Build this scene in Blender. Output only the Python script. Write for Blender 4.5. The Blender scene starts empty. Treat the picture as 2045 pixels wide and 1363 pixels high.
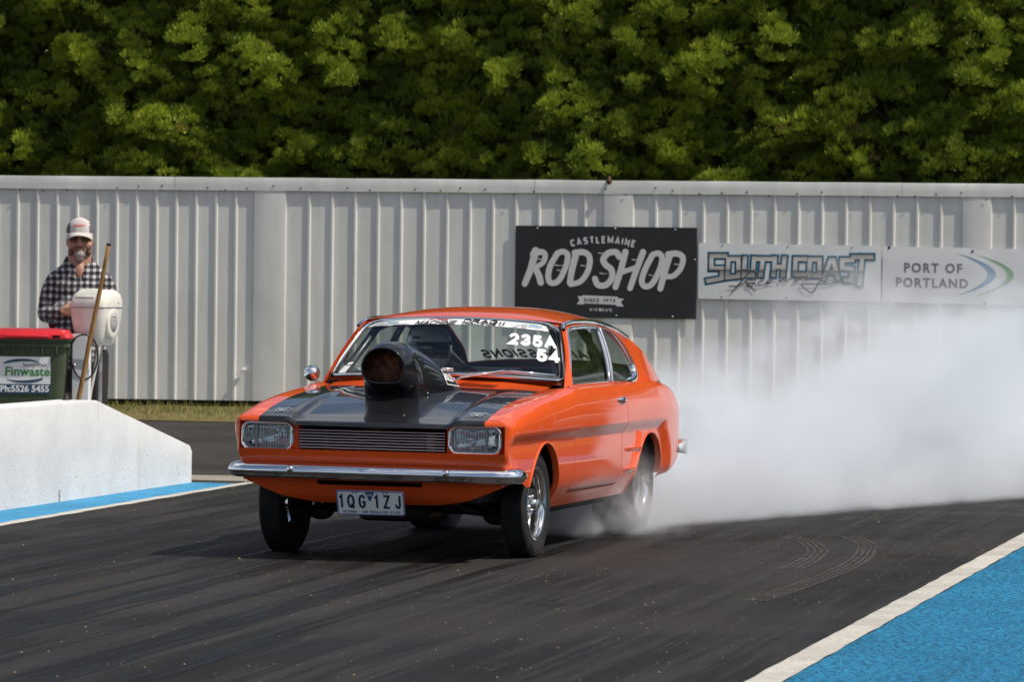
import bpy, bmesh, math, random
import numpy as np
from mathutils import Vector, Matrix, noise
from mathutils.geometry import delaunay_2d_cdt

SC = bpy.context.scene
COL = SC.collection
PI = math.pi
R = math.radians
rng = np.random.default_rng(7)
random.seed(7)

# ------------------------------------------------------------------ camera
cam = bpy.data.cameras.new('camera')
cam.sensor_width = 36.0
cam.lens = 155.45
cam.clip_start = 0.5
cam.clip_end = 3000
cam.dof.use_dof = True
cam.dof.focus_distance = 23.9
cam.dof.aperture_fstop = 8.0
cam_ob = bpy.data.objects.new('camera', cam)
COL.objects.link(cam_ob)
_p, _r = R(.72), R(.65)
_f = Vector((0, math.cos(_p), -math.sin(_p)))
_x0 = Vector((1, 0, 0))
_u0 = _x0.cross(_f)
_x = _x0 * math.cos(_r) + _u0 * math.sin(_r)
_u = _u0 * math.cos(_r) - _x0 * math.sin(_r)
cam_ob.matrix_world = Matrix((( _x.x, _u.x, -_f.x, 0), (_x.y, _u.y, -_f.y, 0), (_x.z, _u.z, -_f.z, 1.48), (0, 0, 0, 1)))
SC.camera = cam_ob

# ------------------------------------------------------------------ sky and sun
SUN_EL = R(55)
SUN_DIR = Vector((0.93, -0.355, 0)).normalized()        # horizontal direction towards the sun
to_sun = Vector((SUN_DIR.x * math.cos(SUN_EL), SUN_DIR.y * math.cos(SUN_EL), math.sin(SUN_EL)))
world = bpy.data.worlds.new('World')
SC.world = world
world.use_nodes = True
wt = world.node_tree
bg = wt.nodes['Background']
sky = wt.nodes.new('ShaderNodeTexSky')
sky.sky_type = 'NISHITA'
sky.sun_disc = False
sky.sun_elevation = SUN_EL
sky.sun_rotation = math.atan2(to_sun.x, to_sun.y)
sky.air_density = 1.0
sky.dust_density = 1.2
tc = wt.nodes.new('ShaderNodeTexCoord')
sep = wt.nodes.new('ShaderNodeSeparateXYZ')
wt.links.new(tc.outputs['Generated'], sep.inputs[0])
def wmath(op, a, b=None):
    n = wt.nodes.new('ShaderNodeMath'); n.operation = op
    for i, v in enumerate((a, b)):
        if v is None: continue
        if hasattr(v, 'is_output'): wt.links.new(v, n.inputs[i])
        else: n.inputs[i].default_value = v
    return n.outputs[0]
den = wmath('ADD', wmath('ABSOLUTE', sep.outputs[2]), .12)
cmb = wt.nodes.new('ShaderNodeCombineXYZ')
wt.links.new(wmath('DIVIDE', sep.outputs[0], den), cmb.inputs[0])
wt.links.new(wmath('DIVIDE', sep.outputs[1], den), cmb.inputs[1])
cn = wt.nodes.new('ShaderNodeTexNoise')
cn.inputs['Scale'].default_value = 1.15
cn.inputs['Detail'].default_value = 7
cn.inputs['Roughness'].default_value = .55
wt.links.new(cmb.outputs[0], cn.inputs['Vector'])
ramp = wt.nodes.new('ShaderNodeMapRange')
ramp.interpolation_type = 'SMOOTHSTEP'
ramp.inputs['From Min'].default_value = .46
ramp.inputs['From Max'].default_value = .66
ramp.inputs['To Max'].default_value = .9
wt.links.new(cn.outputs['Fac'], ramp.inputs['Value'])
cmix = wt.nodes.new('ShaderNodeMix'); cmix.data_type = 'RGBA'
wt.links.new(ramp.outputs[0], cmix.inputs['Factor'])
wt.links.new(sky.outputs[0], cmix.inputs['A'])
cmix.inputs['B'].default_value = (9.6, 9.4, 9.0, 1)
wt.links.new(cmix.outputs['Result'], bg.inputs['Color'])
bg.inputs['Strength'].default_value = .095
sun = bpy.data.lights.new('sun', 'SUN')
sun.energy = 4.0
sun.angle = R(.53)
sun.color = (1, .94, .85)
sun_ob = bpy.data.objects.new('sun', sun)
COL.objects.link(sun_ob)
sun_ob.rotation_euler = to_sun.to_track_quat('Z', 'Y').to_euler()

SC.view_settings.view_transform = 'Standard'
SC.view_settings.look = 'None'
SC.view_settings.exposure = 0.12
SC.view_settings.gamma = 1
SC.view_settings.use_curve_mapping = False
SC.render.engine = 'CYCLES'
cy = SC.cycles
cy.use_denoising = True
cy.max_bounces = 10
cy.volume_bounces = 5
cy.transparent_max_bounces = 16
cy.volume_step_rate = 1.0
cy.volume_max_steps = 256

# ------------------------------------------------------------------ materials
def lnk(t, a, b): t.links.new(a, b)

class NT:
    """tiny node helper"""
    def __init__(s, name):
        s.m = bpy.data.materials.new(name); s.m.use_nodes = True
        s.t = s.m.node_tree; s.b = s.t.nodes['Principled BSDF']; s.out = s.t.nodes['Material Output']
    def n(s, kind, **kw):
        nd = s.t.nodes.new('ShaderNode' + kind)
        for k, v in kw.items():
            if k in nd.inputs: s.set(nd.inputs[k], v)
            else: setattr(nd, k, v)
        return nd
    def set(s, inp, v):
        if hasattr(v, 'is_output'): s.t.links.new(v, inp)
        elif isinstance(v, (tuple, list)) and len(v) == 3 and inp.type == 'RGBA': inp.default_value = (*v, 1)
        else: inp.default_value = v
    def p(s, **kw):
        names = dict(col='Base Color', rough='Roughness', metal='Metallic', coat='Coat Weight', coatr='Coat Roughness', spec='Specular IOR Level', normal='Normal', alpha='Alpha', trans='Transmission Weight', ior='IOR', sss='Subsurface Weight', sheen='Sheen Weight')
        for k, v in kw.items(): s.set(s.b.inputs[names[k]], v)
        return s
    def obj(s): return s.n('TexCoord').outputs['Object']
    def mapping(s, vec, scale=(1, 1, 1), rot=(0, 0, 0), loc=(0, 0, 0)):
        m = s.n('Mapping'); s.set(m.inputs['Vector'], vec)
        m.inputs['Scale'].default_value = scale; m.inputs['Rotation'].default_value = rot; m.inputs['Location'].default_value = loc
        return m.outputs[0]
    def along(s, vec, ang, scale, loc=(0, 0, 0)):
        return s.mapping(s.mapping(vec, rot=(0, 0, ang)), scale, loc=loc)
    def noise(s, vec, scale, detail=4, rough=.55, dist=0):
        nd = s.n('TexNoise'); s.set(nd.inputs['Vector'], vec)
        nd.inputs['Scale'].default_value = scale; nd.inputs['Detail'].default_value = detail
        nd.inputs['Roughness'].default_value = rough; nd.inputs['Distortion'].default_value = dist
        return nd.outputs['Fac']
    def rng(s, v, a, b, c=0., d=1., smooth=True):
        nd = s.n('MapRange'); nd.interpolation_type = 'SMOOTHSTEP' if smooth else 'LINEAR'
        s.set(nd.inputs['Value'], v)
        for k, x in zip(('From Min', 'From Max', 'To Min', 'To Max'), (a, b, c, d)): nd.inputs[k].default_value = x
        return nd.outputs[0]
    def mix(s, f, a, b, mode='MIX'):
        nd = s.n('Mix', data_type='RGBA', blend_type=mode)
        s.set(nd.inputs['Factor'], f); s.set(nd.inputs['A'], a); s.set(nd.inputs['B'], b)
        return nd.outputs['Result']
    def math(s, op, a, b=0., clamp=False):
        nd = s.n('Math', operation=op); nd.use_clamp = clamp
        s.set(nd.inputs[0], a); s.set(nd.inputs[1], b)
        return nd.outputs[0]
    def bump(s, h, strength=.3, dist=.01):
        nd = s.n('Bump'); s.set(nd.inputs['Height'], h); nd.inputs['Strength'].default_value = strength; nd.inputs['Distance'].default_value = dist
        s.set(s.b.inputs['Normal'], nd.outputs[0])
        return s

def simple(name, col, rough=.5, metal=0., spec=.5, var=.0, vscale=8., bump=0., bscale=60., coat=0., coatr=.03, bdist=.004):
    t = NT(name); t.p(col=col, rough=rough, metal=metal, spec=spec, coat=coat, coatr=coatr)
    if var:
        f = t.noise(t.obj(), vscale, 5)
        t.p(col=t.mix(t.rng(f, .3, .7), tuple(c * (1 - var) for c in col), tuple(min(1, c * (1 + var)) for c in col)))
    if bump: t.bump(t.noise(t.obj(), bscale, 3), bump, bdist)
    return t.m

def glassmat(name, tint, fres=1.5, gl=1.0, rough=0.0):
    t = NT(name)
    tr = t.n('BsdfTransparent'); tr.inputs[0].default_value = (*tint, 1)
    g = t.n('BsdfGlossy'); g.inputs['Roughness'].default_value = rough; g.inputs['Color'].default_value = (gl, gl, gl, 1)
    lw = t.n('LayerWeight'); lw.inputs['Blend'].default_value = .5
    f0 = ((fres - 1) / (fres + 1)) ** 2
    f = t.math('ADD', t.math('MULTIPLY', t.math('POWER', lw.outputs['Facing'], 5.0), 1 - f0), f0 * 1.6)
    mx = t.n('MixShader')
    lnk(t.t, f, mx.inputs[0]); lnk(t.t, tr.outputs[0], mx.inputs[1]); lnk(t.t, g.outputs[0], mx.inputs[2])
    lnk(t.t, mx.outputs[0], t.out.inputs['Surface'])
    return t.m

M = {}
def paint():
    t = NT('orange_paint')
    f = t.noise(t.obj(), 3.0, 4)
    d = t.noise(t.obj(), 38, 4)
    c = t.mix(t.rng(f, .3, .7), (.74, .084, .010), (.78, .095, .012))
    t.p(col=c, rough=.5, coat=1.0, coatr=t.rng(d, .4, .7, .008, .03), spec=.12)
    t.bump(t.noise(t.obj(), 7, 2), .05, .004)
    return t.m
M['paint'] = paint()
def carbon():
    t = NT('carbon_fibre')
    o = t.mapping(t.obj(), (160, 160, 160), (0, 0, .78))
    ch = t.n('TexChecker'); ch.inputs['Scale'].default_value = 1.0; lnk(t.t, o, ch.inputs['Vector'])
    ch.inputs['Color1'].default_value = (.006, .006, .007, 1); ch.inputs['Color2'].default_value = (.018, .018, .020, 1)
    t.p(col=ch.outputs[0], rough=.4, coat=1.0, coatr=.035, spec=.15)
    t.bump(t.noise(t.obj(), 6, 2), .06, .004)
    return t.m
M['carbon'] = carbon()
M['black_gloss'] = simple('black_gloss', (.007, .007, .009), .3, spec=.15, coat=1, coatr=.03, bump=.05, bscale=5)
def chrome():
    t = NT('chrome'); t.p(col=(.86, .87, .88), rough=t.rng(t.noise(t.obj(), 30, 3), .45, .75, .03, .10), metal=1)
    t.bump(t.noise(t.obj(), 9, 2), .06, .006); return t.m
M['chrome'] = chrome()
def chromew():
    t = NT('wavy_chrome'); t.p(col=(.84, .85, .87), rough=.05, metal=1)
    t.bump(t.noise(t.mapping(t.obj(), (1, .45, 1)), 16, 3), .16, .01); return t.m
M['chrome_wavy'] = chromew()
M['alloy'] = simple('polished_alloy', (.80, .80, .79), .14, metal=1, bump=.04, bscale=30)
M['steel'] = simple('dull_steel', (.42, .42, .43), .4, metal=.9, var=.2, vscale=20)
M['rubber'] = simple('tyre_rubber', (.020, .0195, .019), .72, spec=.35, var=.35, vscale=14, bump=.12, bscale=90)
M['trim_rubber'] = simple('black_seal', (.012, .012, .012), .5)
M['dark'] = simple('dark_cavity', (.006, .006, .006), .9, spec=.1)
M['under'] = simple('underbody', (.014, .013, .012), .6, var=.4, vscale=9, bump=.3, bscale=30)
M['interior'] = simple('interior_trim', (.018, .018, .02), .6, var=.2)
M['seat'] = simple('seat_vinyl', (.026, .026, .028), .45, var=.25, vscale=5, bump=.15, bscale=25)
M['cage'] = simple('roll_cage_paint', (.016, .016, .017), .35, coat=.5)
M['glass'] = glassmat('windscreen_glass', (.88, .935, .91))
M['side_glass'] = glassmat('side_glass', (.62, .68, .66), 1.62)
M['lens'] = glassmat('clear_lens', (.88, .9, .9), 1.5)
M['white_print'] = simple('white_vinyl', (.80, .80, .79), .45)
M['black_print'] = simple('black_vinyl', (.015, .015, .016), .5)
M['red_print'] = simple('red_vinyl', (.55, .022, .03), .45)
M['blue_print'] = simple('blue_vinyl', (.05, .28, .42), .45)
M['grey_print'] = simple('grey_vinyl', (.22, .23, .24), .5)
M['silver_print'] = simple('silver_badge', (.72, .72, .73), .25, metal=.7)

# ------------------------------------------------------------------ mesh helpers
class MB:
    def __init__(s): s.v = []; s.f = []; s.mi = []
    def add(s, v, f, mi=0):
        o = len(s.v); s.v.extend([tuple(map(float, p)) for p in v]); s.f.extend([tuple(int(i) + o for i in q) for q in f]); s.mi.extend([mi] * len(f)); return s
    def box(s, c, d, rot=None, mi=0):
        P = np.array([(x, y, z) for x in (-.5, .5) for y in (-.5, .5) for z in (-.5, .5)]) * np.array(d)
        if rot is not None: P = P @ np.array(rot.to_3x3() if hasattr(rot, 'to_3x3') else rot).T
        return s.add(P + np.array(c), [(0, 1, 3, 2), (4, 6, 7, 5), (0, 4, 5, 1), (2, 3, 7, 6), (0, 2, 6, 4), (1, 5, 7, 3)], mi)
    def bbox(s, c, d, b=.01, rot=None, mi=0, seg=2):
        """box with bevelled edges"""
        bm = bmesh.new(); bmesh.ops.create_cube(bm, size=1)
        for v in bm.verts: v.co = Vector((v.co.x * d[0], v.co.y * d[1], v.co.z * d[2]))
        bmesh.ops.bevel(bm, geom=list(bm.edges), offset=b, segments=seg, affect='EDGES', profile=.5)
        if rot is not None: bmesh.ops.transform(bm, matrix=rot.to_4x4(), verts=bm.verts)
        bm.verts.index_update()
        s.add([v.co + Vector(c) for v in bm.verts], [[v.index for v in f.verts] for f in bm.faces], mi); bm.free(); return s
    def tube(s, pts, r, n=8, closed=False, cap=True, mi=0, flat=None):
        pts = [Vector(p) for p in pts]; m = len(pts)
        rs = [r] * m if not hasattr(r, '__len__') else list(r)
        V = []; up = None
        for i, p in enumerate(pts):
            a = pts[(i - 1) % m] if (closed or i > 0) else p; b = pts[(i + 1) % m] if (closed or i < m - 1) else p
            t = (b - a).normalized()
            if up is None:
                up = Vector((0, 0, 1)) if abs(t.z) < .9 else Vector((1, 0, 0))
            up = (up - t * up.dot(t)).normalized(); sd = t.cross(up)
            for k in range(n):
                an = 2 * PI * k / n
                V.append(p + (up * math.cos(an) + sd * math.sin(an)) * rs[i])
        F = [(i * n + k, i * n + (k + 1) % n, ((i + 1) % m) * n + (k + 1) % n, ((i + 1) % m) * n + k) for i in range(m if closed else m - 1) for k in range(n)]
        if not closed and cap: F += [tuple(range(n))[::-1], tuple((m - 1) * n + k for k in range(n))]
        return s.add(V, F, mi)
    def ribbon(s, pts, prof, nrm, closed=False, mi=0):
        """sweep a 2D profile (a along nrm, b sideways) along pts; nrm: per point normals"""
        m = len(pts); n = len(prof); V = []
        for i in range(m):
            p = Vector(pts[i]); a = Vector(pts[(i - 1) % m]) if (closed or i > 0) else p; b = Vector(pts[(i + 1) % m]) if (closed or i < m - 1) else p
            t = (b - a).normalized(); N = Vector(nrm[i]); N = (N - t * N.dot(t)).normalized(); S = t.cross(N)
            V += [p + N * q[0] + S * q[1] for q in prof]
        F = [(i * n + k, i * n + k + 1, ((i + 1) % m) * n + k + 1, ((i + 1) % m) * n + k) for i in range(m if closed else m - 1) for k in range(n - 1)]
        return s.add(V, F, mi)
    def lathe(s, prof, n=48, axis='y', c=(0, 0, 0), mi=0, closed=False):
        """prof: (radius, along axis)"""
        V = []; m = len(prof)
        for k in range(n):
            a = 2 * PI * k / n; ca, sa = math.cos(a), math.sin(a)
            for (r, h) in prof:
                P = (r * ca, h, r * sa) if axis == 'y' else ((r * ca, r * sa, h) if axis == 'z' else (h, r * ca, r * sa))
                V.append((P[0] + c[0], P[1] + c[1], P[2] + c[2]))
        mm = m if closed else m - 1
        F = [(k * m + i, k * m + (i + 1) % m, ((k + 1) % n) * m + (i + 1) % m, ((k + 1) % n) * m + i) for k in range(n) for i in range(mm)]
        return s.add(V, F, mi)
    def grid(s, P, mi=0, flip=False):
        P = np.asarray(P); a, b = P.shape[:2]
        F = [(i * b + j, i * b + j + 1, (i + 1) * b + j + 1, (i + 1) * b + j) for i in range(a - 1) for j in range(b - 1)]
        if flip: F = [q[::-1] for q in F]
        return s.add(P.reshape(-1, 3), F, mi)
    def prism(s, poly, z0, z1, fn=lambda x, y, z: (x, y, z), mi=0):
        n = len(poly)
        V = [fn(x, y, z0) for x, y in poly] + [fn(x, y, z1) for x, y in poly]
        F = [tuple(range(n))[::-1], tuple(range(n, 2 * n))] + [(i, (i + 1) % n, n + (i + 1) % n, n + i) for i in range(n)]
        return s.add(V, F, mi)
    def ellipsoid(s, c, r, n=16, m=10, rot=None, mi=0):
        V = []; 
        for i in range(m + 1):
            th = PI * i / m
            for k in range(n):
                a = 2 * PI * k / n
                V.append((r[0] * math.sin(th) * math.cos(a), r[1] * math.sin(th) * math.sin(a), r[2] * math.cos(th)))
        V = np.array(V)
        if rot is not None: V = V @ np.array(rot.to_3x3()).T
        V = V + np.array(c)
        F = [(i * n + k, i * n + (k + 1) % n, (i + 1) * n + (k + 1) % n, (i + 1) * n + k) for i in range(m) for k in range(n)]
        return s.add(V, F, mi)
    def mirror(s):
        o = len(s.v); s.v += [(x, -y, z) for x, y, z in s.v]; s.f += [tuple(i + o for i in q)[::-1] for q in s.f]; s.mi += list(s.mi); return s
    def mesh(s, name, mats, smooth=True, fix=False, merge=0):
        me = bpy.data.meshes.new(name)
        me.from_pydata(s.v, [], s.f); me.validate()
        if fix or merge:
            bm = bmesh.new(); bm.from_mesh(me)
            if merge: bmesh.ops.remove_doubles(bm, verts=bm.verts, dist=merge)
            if fix: bmesh.ops.recalc_face_normals(bm, faces=bm.faces)
            bm.to_mesh(me); bm.free()
        for m in (mats if isinstance(mats, (list, tuple)) else [mats]): me.materials.append(m)
        if isinstance(mats, (list, tuple)) and len(mats) > 1 and len(me.polygons) == len(s.mi): me.polygons.foreach_set('material_index', s.mi)
        if smooth: me.polygons.foreach_set('use_smooth', [True] * len(me.polygons))
        return me
    def islands(s):
        par = list(range(len(s.v)))
        def find(i):
            while par[i] != i: par[i] = par[par[i]]; i = par[i]
            return i
        for f in s.f:
            a = find(f[0])
            for i in f[1:]: par[find(i)] = a
        out = {}
        for f, m in zip(s.f, s.mi): out.setdefault(find(f[0]), []).append((f, m))
        res = []
        for fs in out.values():
            ids = sorted({i for f, _ in fs for i in f}); mp = {i: k for k, i in enumerate(ids)}
            q = MB(); q.v = [s.v[i] for i in ids]; q.f = [tuple(mp[i] for i in f) for f, _ in fs]; q.mi = [m for _, m in fs]; res.append(q)
        return res
    SINGLE = {'wheel_arch_lip', 'wheel_well', 'screw', 'rim_gusset', 'support_post', 'rivet', 'tail_light', 'windscreen_label', 'gauge_pod', 'visor_pivot', 'plate_screw', 'wheel_nut', 'eye', 'door_gap_shade', 'cowl_vent', 'door_trim'}
    def build(s, name, mats, parent=None, smooth=True, fix=False, merge=0, angle=None, **tags):
        if name in MB.SINGLE:
            isl = s.islands()
            if len(isl) > 1: return [MB.build1(q, name, mats, parent, smooth, fix, merge, angle, **tags) for q in isl]
        return s.build1(name, mats, parent, smooth, fix, merge, angle, **tags)
    def build1(s, name, mats, parent=None, smooth=True, fix=False, merge=0, angle=None, **tags):
        me = s.mesh(name, mats, smooth, fix, merge)
        if angle is not None and smooth: me.set_sharp_from_angle(angle=R(angle))
        return link(name, me, parent, **tags)

def link(name, data, parent=None, **tags):
    o = bpy.data.objects.new(name, data); COL.objects.link(o)
    if parent is not None: o.parent = parent
    for k, v in tags.items():
        if v is not None: o[k] = v
    return o
def empty(name, loc=(0, 0, 0), rz=0, parent=None, **tags):
    o = link(name, None, parent, **tags); o.location = loc; o.rotation_euler = (0, 0, rz); o.empty_display_size = .2; return o
def sstep(x, a, b):
    t = np.clip((np.asarray(x, float) - a) / (b - a), 0, 1); return t * t * (3 - 2 * t)
def cub(x, xs, ys):
    """monotone cubic through (xs, ys)"""
    xs = np.asarray(xs, float); ys = np.asarray(ys, float); x = np.clip(np.asarray(x, float), xs[0], xs[-1])
    h = np.diff(xs); d = np.diff(ys) / h; m = np.zeros(len(xs)); m[0] = d[0]; m[-1] = d[-1]
    for i in range(1, len(xs) - 1):
        m[i] = 0 if d[i - 1] * d[i] <= 0 else 3 * (h[i - 1] + h[i]) / ((2 * h[i] + h[i - 1]) / d[i - 1] + (h[i] + 2 * h[i - 1]) / d[i])
    i = np.clip(np.searchsorted(xs, x) - 1, 0, len(xs) - 2); t = (x - xs[i]) / h[i]
    return (2 * t**3 - 3 * t**2 + 1) * ys[i] + (t**3 - 2 * t**2 + t) * h[i] * m[i] + (3 * t**2 - 2 * t**3) * ys[i + 1] + (t**3 - t**2) * h[i] * m[i + 1]
def panel2d(outline, holes, fn, sp=.04):
    """triangulated 2D region with holes mapped to 3D; returns verts, faces"""
    pts = []; edges = []
    for lp in [outline] + list(holes):
        o = len(pts); pts += [Vector((float(p[0]), float(p[1]))) for p in lp]; n = len(lp); edges += [(o + i, o + (i + 1) % n) for i in range(n)]
    def inside(p, lp):
        c = False; n = len(lp); j = n - 1
        for i in range(n):
            if (lp[i][1] > p[1]) != (lp[j][1] > p[1]) and p[0] < (lp[j][0] - lp[i][0]) * (p[1] - lp[i][1]) / (lp[j][1] - lp[i][1]) + lp[i][0]: c = not c
            j = i
        return c
    xs = [p[0] for p in outline]; ys = [p[1] for p in outline]
    spx, spy = sp if hasattr(sp, '__len__') else (sp, sp)
    seg = np.array([(*pts[a], *pts[b]) for a, b in edges])
    for x in np.arange(min(xs) + spx / 2, max(xs), spx):
        for y in np.arange(min(ys) + spy / 2, max(ys), spy):
            if inside((x, y), outline) and not any(inside((x, y), h) for h in holes):
                d = seg[:, 2:] - seg[:, :2]; w = np.array([x, y]) - seg[:, :2]
                t = np.clip((w * d).sum(1) / np.maximum((d * d).sum(1), 1e-12), 0, 1)
                q = (w - d * t[:, None]) / np.array([spx, spy])
                if np.min((q * q).sum(1)) > .1: pts.append(Vector((x, y)))
    V, E, F, *_ = delaunay_2d_cdt(pts, edges, [], 0, 1e-5)
    F2 = []
    for f in F:
        c = sum((V[i] for i in f), Vector((0, 0))) / len(f)
        if inside(c, outline) and not any(inside(c, h) for h in holes): F2.append(f)
    return [fn(v[0], v[1]) for v in V], F2
def rrect(x0, y0, x1, y1, rx, ry, n=6):
    """rounded rectangle outline; rx, ry may be 4-tuples in order br, tr, tl, bl"""
    rx = rx if hasattr(rx, '__len__') else [rx] * 4; ry = ry if hasattr(ry, '__len__') else [ry] * 4
    out = []
    for k, (cx, cyy, sx, sy) in enumerate(((x1, y0, -1, 1), (x1, y1, -1, -1), (x0, y1, 1, -1), (x0, y0, 1, 1))):
        for i in range(n + 1):
            a = -PI / 2 + PI / 2 * k + PI / 2 * i / n
            out.append((cx + sx * rx[k] + rx[k] * math.cos(a), cyy + sy * ry[k] + ry[k] * math.sin(a)))
    return out
def dense(lp, step):
    out = []
    n = len(lp)
    for i in range(n):
        a = np.array(lp[i]); b = np.array(lp[(i + 1) % n]); k = max(1, int(np.linalg.norm(b - a) / step))
        out += [tuple(a + (b - a) * j / k) for j in range(k)]
    return out

# ------------------------------------------------------------------ lettering: built-in font and a stroke alphabet
def font_text(body, size=1.0, bold=0.0, shear=0.0, spacing=1.0, align='CENTER'):
    c = bpy.data.curves.new('lettering', 'FONT'); c.body = body; c.size = size; c.offset = bold; c.shear = shear; c.space_character = spacing
    c.align_x = align; c.align_y = 'CENTER'; c.resolution_u = 3
    o = bpy.data.objects.new('lettering', c); me = bpy.data.meshes.new_from_object(o)
    V = [(v.co.x, v.co.y) for v in me.vertices]; F = [tuple(p.vertices) for p in me.polygons]
    bpy.data.objects.remove(o); bpy.data.curves.remove(c); bpy.data.meshes.remove(me)
    return V, F
def _arc(cx, cy, rx, ry, a0, a1, n=7):
    return [(cx + rx * math.cos(R(a0 + (a1 - a0) * i / n)), cy + ry * math.sin(R(a0 + (a1 - a0) * i / n))) for i in range(n + 1)]
GL = {  # stroke letters in a box 0..w x 0..1, centre lines
 'A': (.8, [[(0, 0), (.4, 1), (.8, 0)], [(.15, .33), (.65, .33)]]),
 'B': (.7, [[(0, 0), (0, 1)], [(0, 1)] + _arc(.4, .76, .27, .24, 90, -90) + [(0, .52)], [(0, .52)] + _arc(.42, .26, .28, .26, 90, -90) + [(0, 0)]]),
 'C': (.7, [_arc(.36, .64, .36, .36, 30, 180) + _arc(.36, .36, .36, .36, 180, 330)]),
 'D': (.72, [[(0, 0), (0, 1)], [(0, 1)] + _arc(.32, .6, .4, .4, 90, 0) + _arc(.32, .4, .4, .4, 0, -90) + [(0, 0)]]),
 'E': (.6, [[(.6, 1), (0, 1), (0, 0), (.6, 0)], [(0, .52), (.52, .52)]]),
 'F': (.6, [[(.6, 1), (0, 1), (0, 0)], [(0, .52), (.5, .52)]]),
 'G': (.74, [_arc(.36, .64, .36, .36, 30, 180) + _arc(.36, .36, .36, .36, 180, 360) + [(.72, .46), (.42, .46)]]),
 'H': (.7, [[(0, 0), (0, 1)], [(.7, 0), (.7, 1)], [(0, .52), (.7, .52)]]),
 'I': (.0, [[(0, 0), (0, 1)]]),
 'J': (.55, [[(.55, 1), (.55, .28)] + _arc(.28, .28, .27, .28, 0, -170)]),
 'K': (.7, [[(0, 0), (0, 1)], [(.68, 1), (.02, .42)], [(.22, .6), (.7, 0)]]),
 'L': (.55, [[(0, 1), (0, 0), (.55, 0)]]),
 'M': (.95, [[(0, 0), (0, 1), (.475, .25), (.95, 1), (.95, 0)]]),
 'N': (.74, [[(0, 0), (0, 1), (.74, 0), (.74, 1)]]),
 'O': (.76, [_arc(.38, .62, .38, .38, 0, 180) + _arc(.38, .38, .38, .38, 180, 360) + [(.76, .62)]]),
 'P': (.68, [[(0, 0), (0, 1)], [(0, 1)] + _arc(.38, .73, .29, .27, 90, -90) + [(0, .46)]]),
 'Q': (.76, [_arc(.38, .62, .38, .38, 0, 180) + _arc(.38, .38, .38, .38, 180, 360) + [(.76, .62)], [(.45, .22), (.78, -.05)]]),
 'R': (.7, [[(0, 0), (0, 1)], [(0, 1)] + _arc(.38, .74, .29, .26, 90, -90) + [(0, .48)], [(.36, .48), (.7, 0)]]),
 'S': (.68, [_arc(.34, .74, .33, .26, 25, 180) + _arc(.34, .72, .33, .2, 180, 265) + _arc(.34, .28, .33, .24, 85, 0) + _arc(.34, .26, .33, .26, 0, -155)]),
 'T': (.7, [[(0, 1), (.7, 1)], [(.35, 1), (.35, 0)]]),
 'U': (.72, [[(0, 1), (0, .36)] + _arc(.36, .36, .36, .36, 180, 360) + [(.72, 1)]]),
 'V': (.76, [[(0, 1), (.38, 0), (.76, 1)]]),
 'W': (1.1, [[(0, 1), (.28, 0), (.55, .8), (.82, 0), (1.1, 1)]]),
 'X': (.72, [[(0, 0), (.72, 1)], [(0, 1), (.72, 0)]]),
 'Y': (.74, [[(0, 1), (.37, .48), (.74, 1)], [(.37, .48), (.37, 0)]]),
 'Z': (.66, [[(0, 1), (.66, 1), (0, 0), (.66, 0)]]),
 '0': (.6, [_arc(.3, .65, .3, .35, 0, 180) + _arc(.3, .35, .3, .35, 180, 360) + [(.6, .65)]]),
 '1': (.3, [[(0, .82), (.25, 1), (.25, 0)]]),
 '2': (.62, [_arc(.31, .7, .31, .3, 165, -20) + [(.02, .0), (.62, 0)]]),
 '3': (.62, [_arc(.3, .75, .29, .25, 160, -80) + _arc(.3, .26, .32, .26, 80, -160)]),
 '4': (.66, [[(.66, .28), (.02, .28), (.46, 1), (.46, 0)]]),
 '5': (.62, [[(.58, 1), (.1, 1), (.06, .52)] + _arc(.3, .32, .32, .32, 120, -155)]),
 '6': (.62, [[(.5, .98), (.2, .75)] + _arc(.31, .32, .3, .32, 160, 520, 14)]),
 '7': (.6, [[(0, 1), (.6, 1), (.2, 0)]]),
 '8': (.62, [_arc(.31, .76, .26, .24, -90, 270, 12), _arc(.31, .26, .31, .26, -90, 270, 12)]),
 '9': (.62, [[(.12, .02), (.42, .25)] + _arc(.31, .68, .3, .32, -20, 340, 14)]),
 '-': (.35, [[(0, .45), (.35, .45)]]), ' ': (.3, []), '.': (.0, [[(0, 0), (0, .06)]]), ':': (.0, [[(0, .1), (0, .2)], [(0, .55), (0, .65)]]),
}
def stroke_poly(pl, w, ext=.0, miter=True):
    """a polyline as a mitred band: returns verts, quads"""
    P = [np.array(p, float) for p in pl]
    Q = [P[0]]
    for p in P[1:]:
        if np.linalg.norm(p - Q[-1]) > 1e-5: Q.append(p)
    P = Q
    if len(P) < 2: return [], []
    if ext:
        d = P[0] - P[1]; P[0] = P[0] + d / np.linalg.norm(d) * ext
        d = P[-1] - P[-2]; P[-1] = P[-1] + d / np.linalg.norm(d) * ext
    V = []
    for i, p in enumerate(P):
        d0 = (P[i] - P[i - 1]) if i > 0 else (P[1] - P[0]); d1 = (P[i + 1] - P[i]) if i < len(P) - 1 else d0
        d0 = d0 / np.linalg.norm(d0); d1 = d1 / np.linalg.norm(d1)
        n0 = np.array([-d0[1], d0[0]]); n1 = np.array([-d1[1], d1[0]]); n = n0 + n1; L = np.linalg.norm(n)
        n = n0 if L < .3 else n / L
        k = 1 / max(.38, float(n @ n0))
        V += [tuple(p + n * w * k / 2), tuple(p - n * w * k / 2)]
    F = [(2 * i, 2 * i + 1, 2 * i + 3, 2 * i + 2) for i in range(len(P) - 1)]
    return V, F
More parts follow.
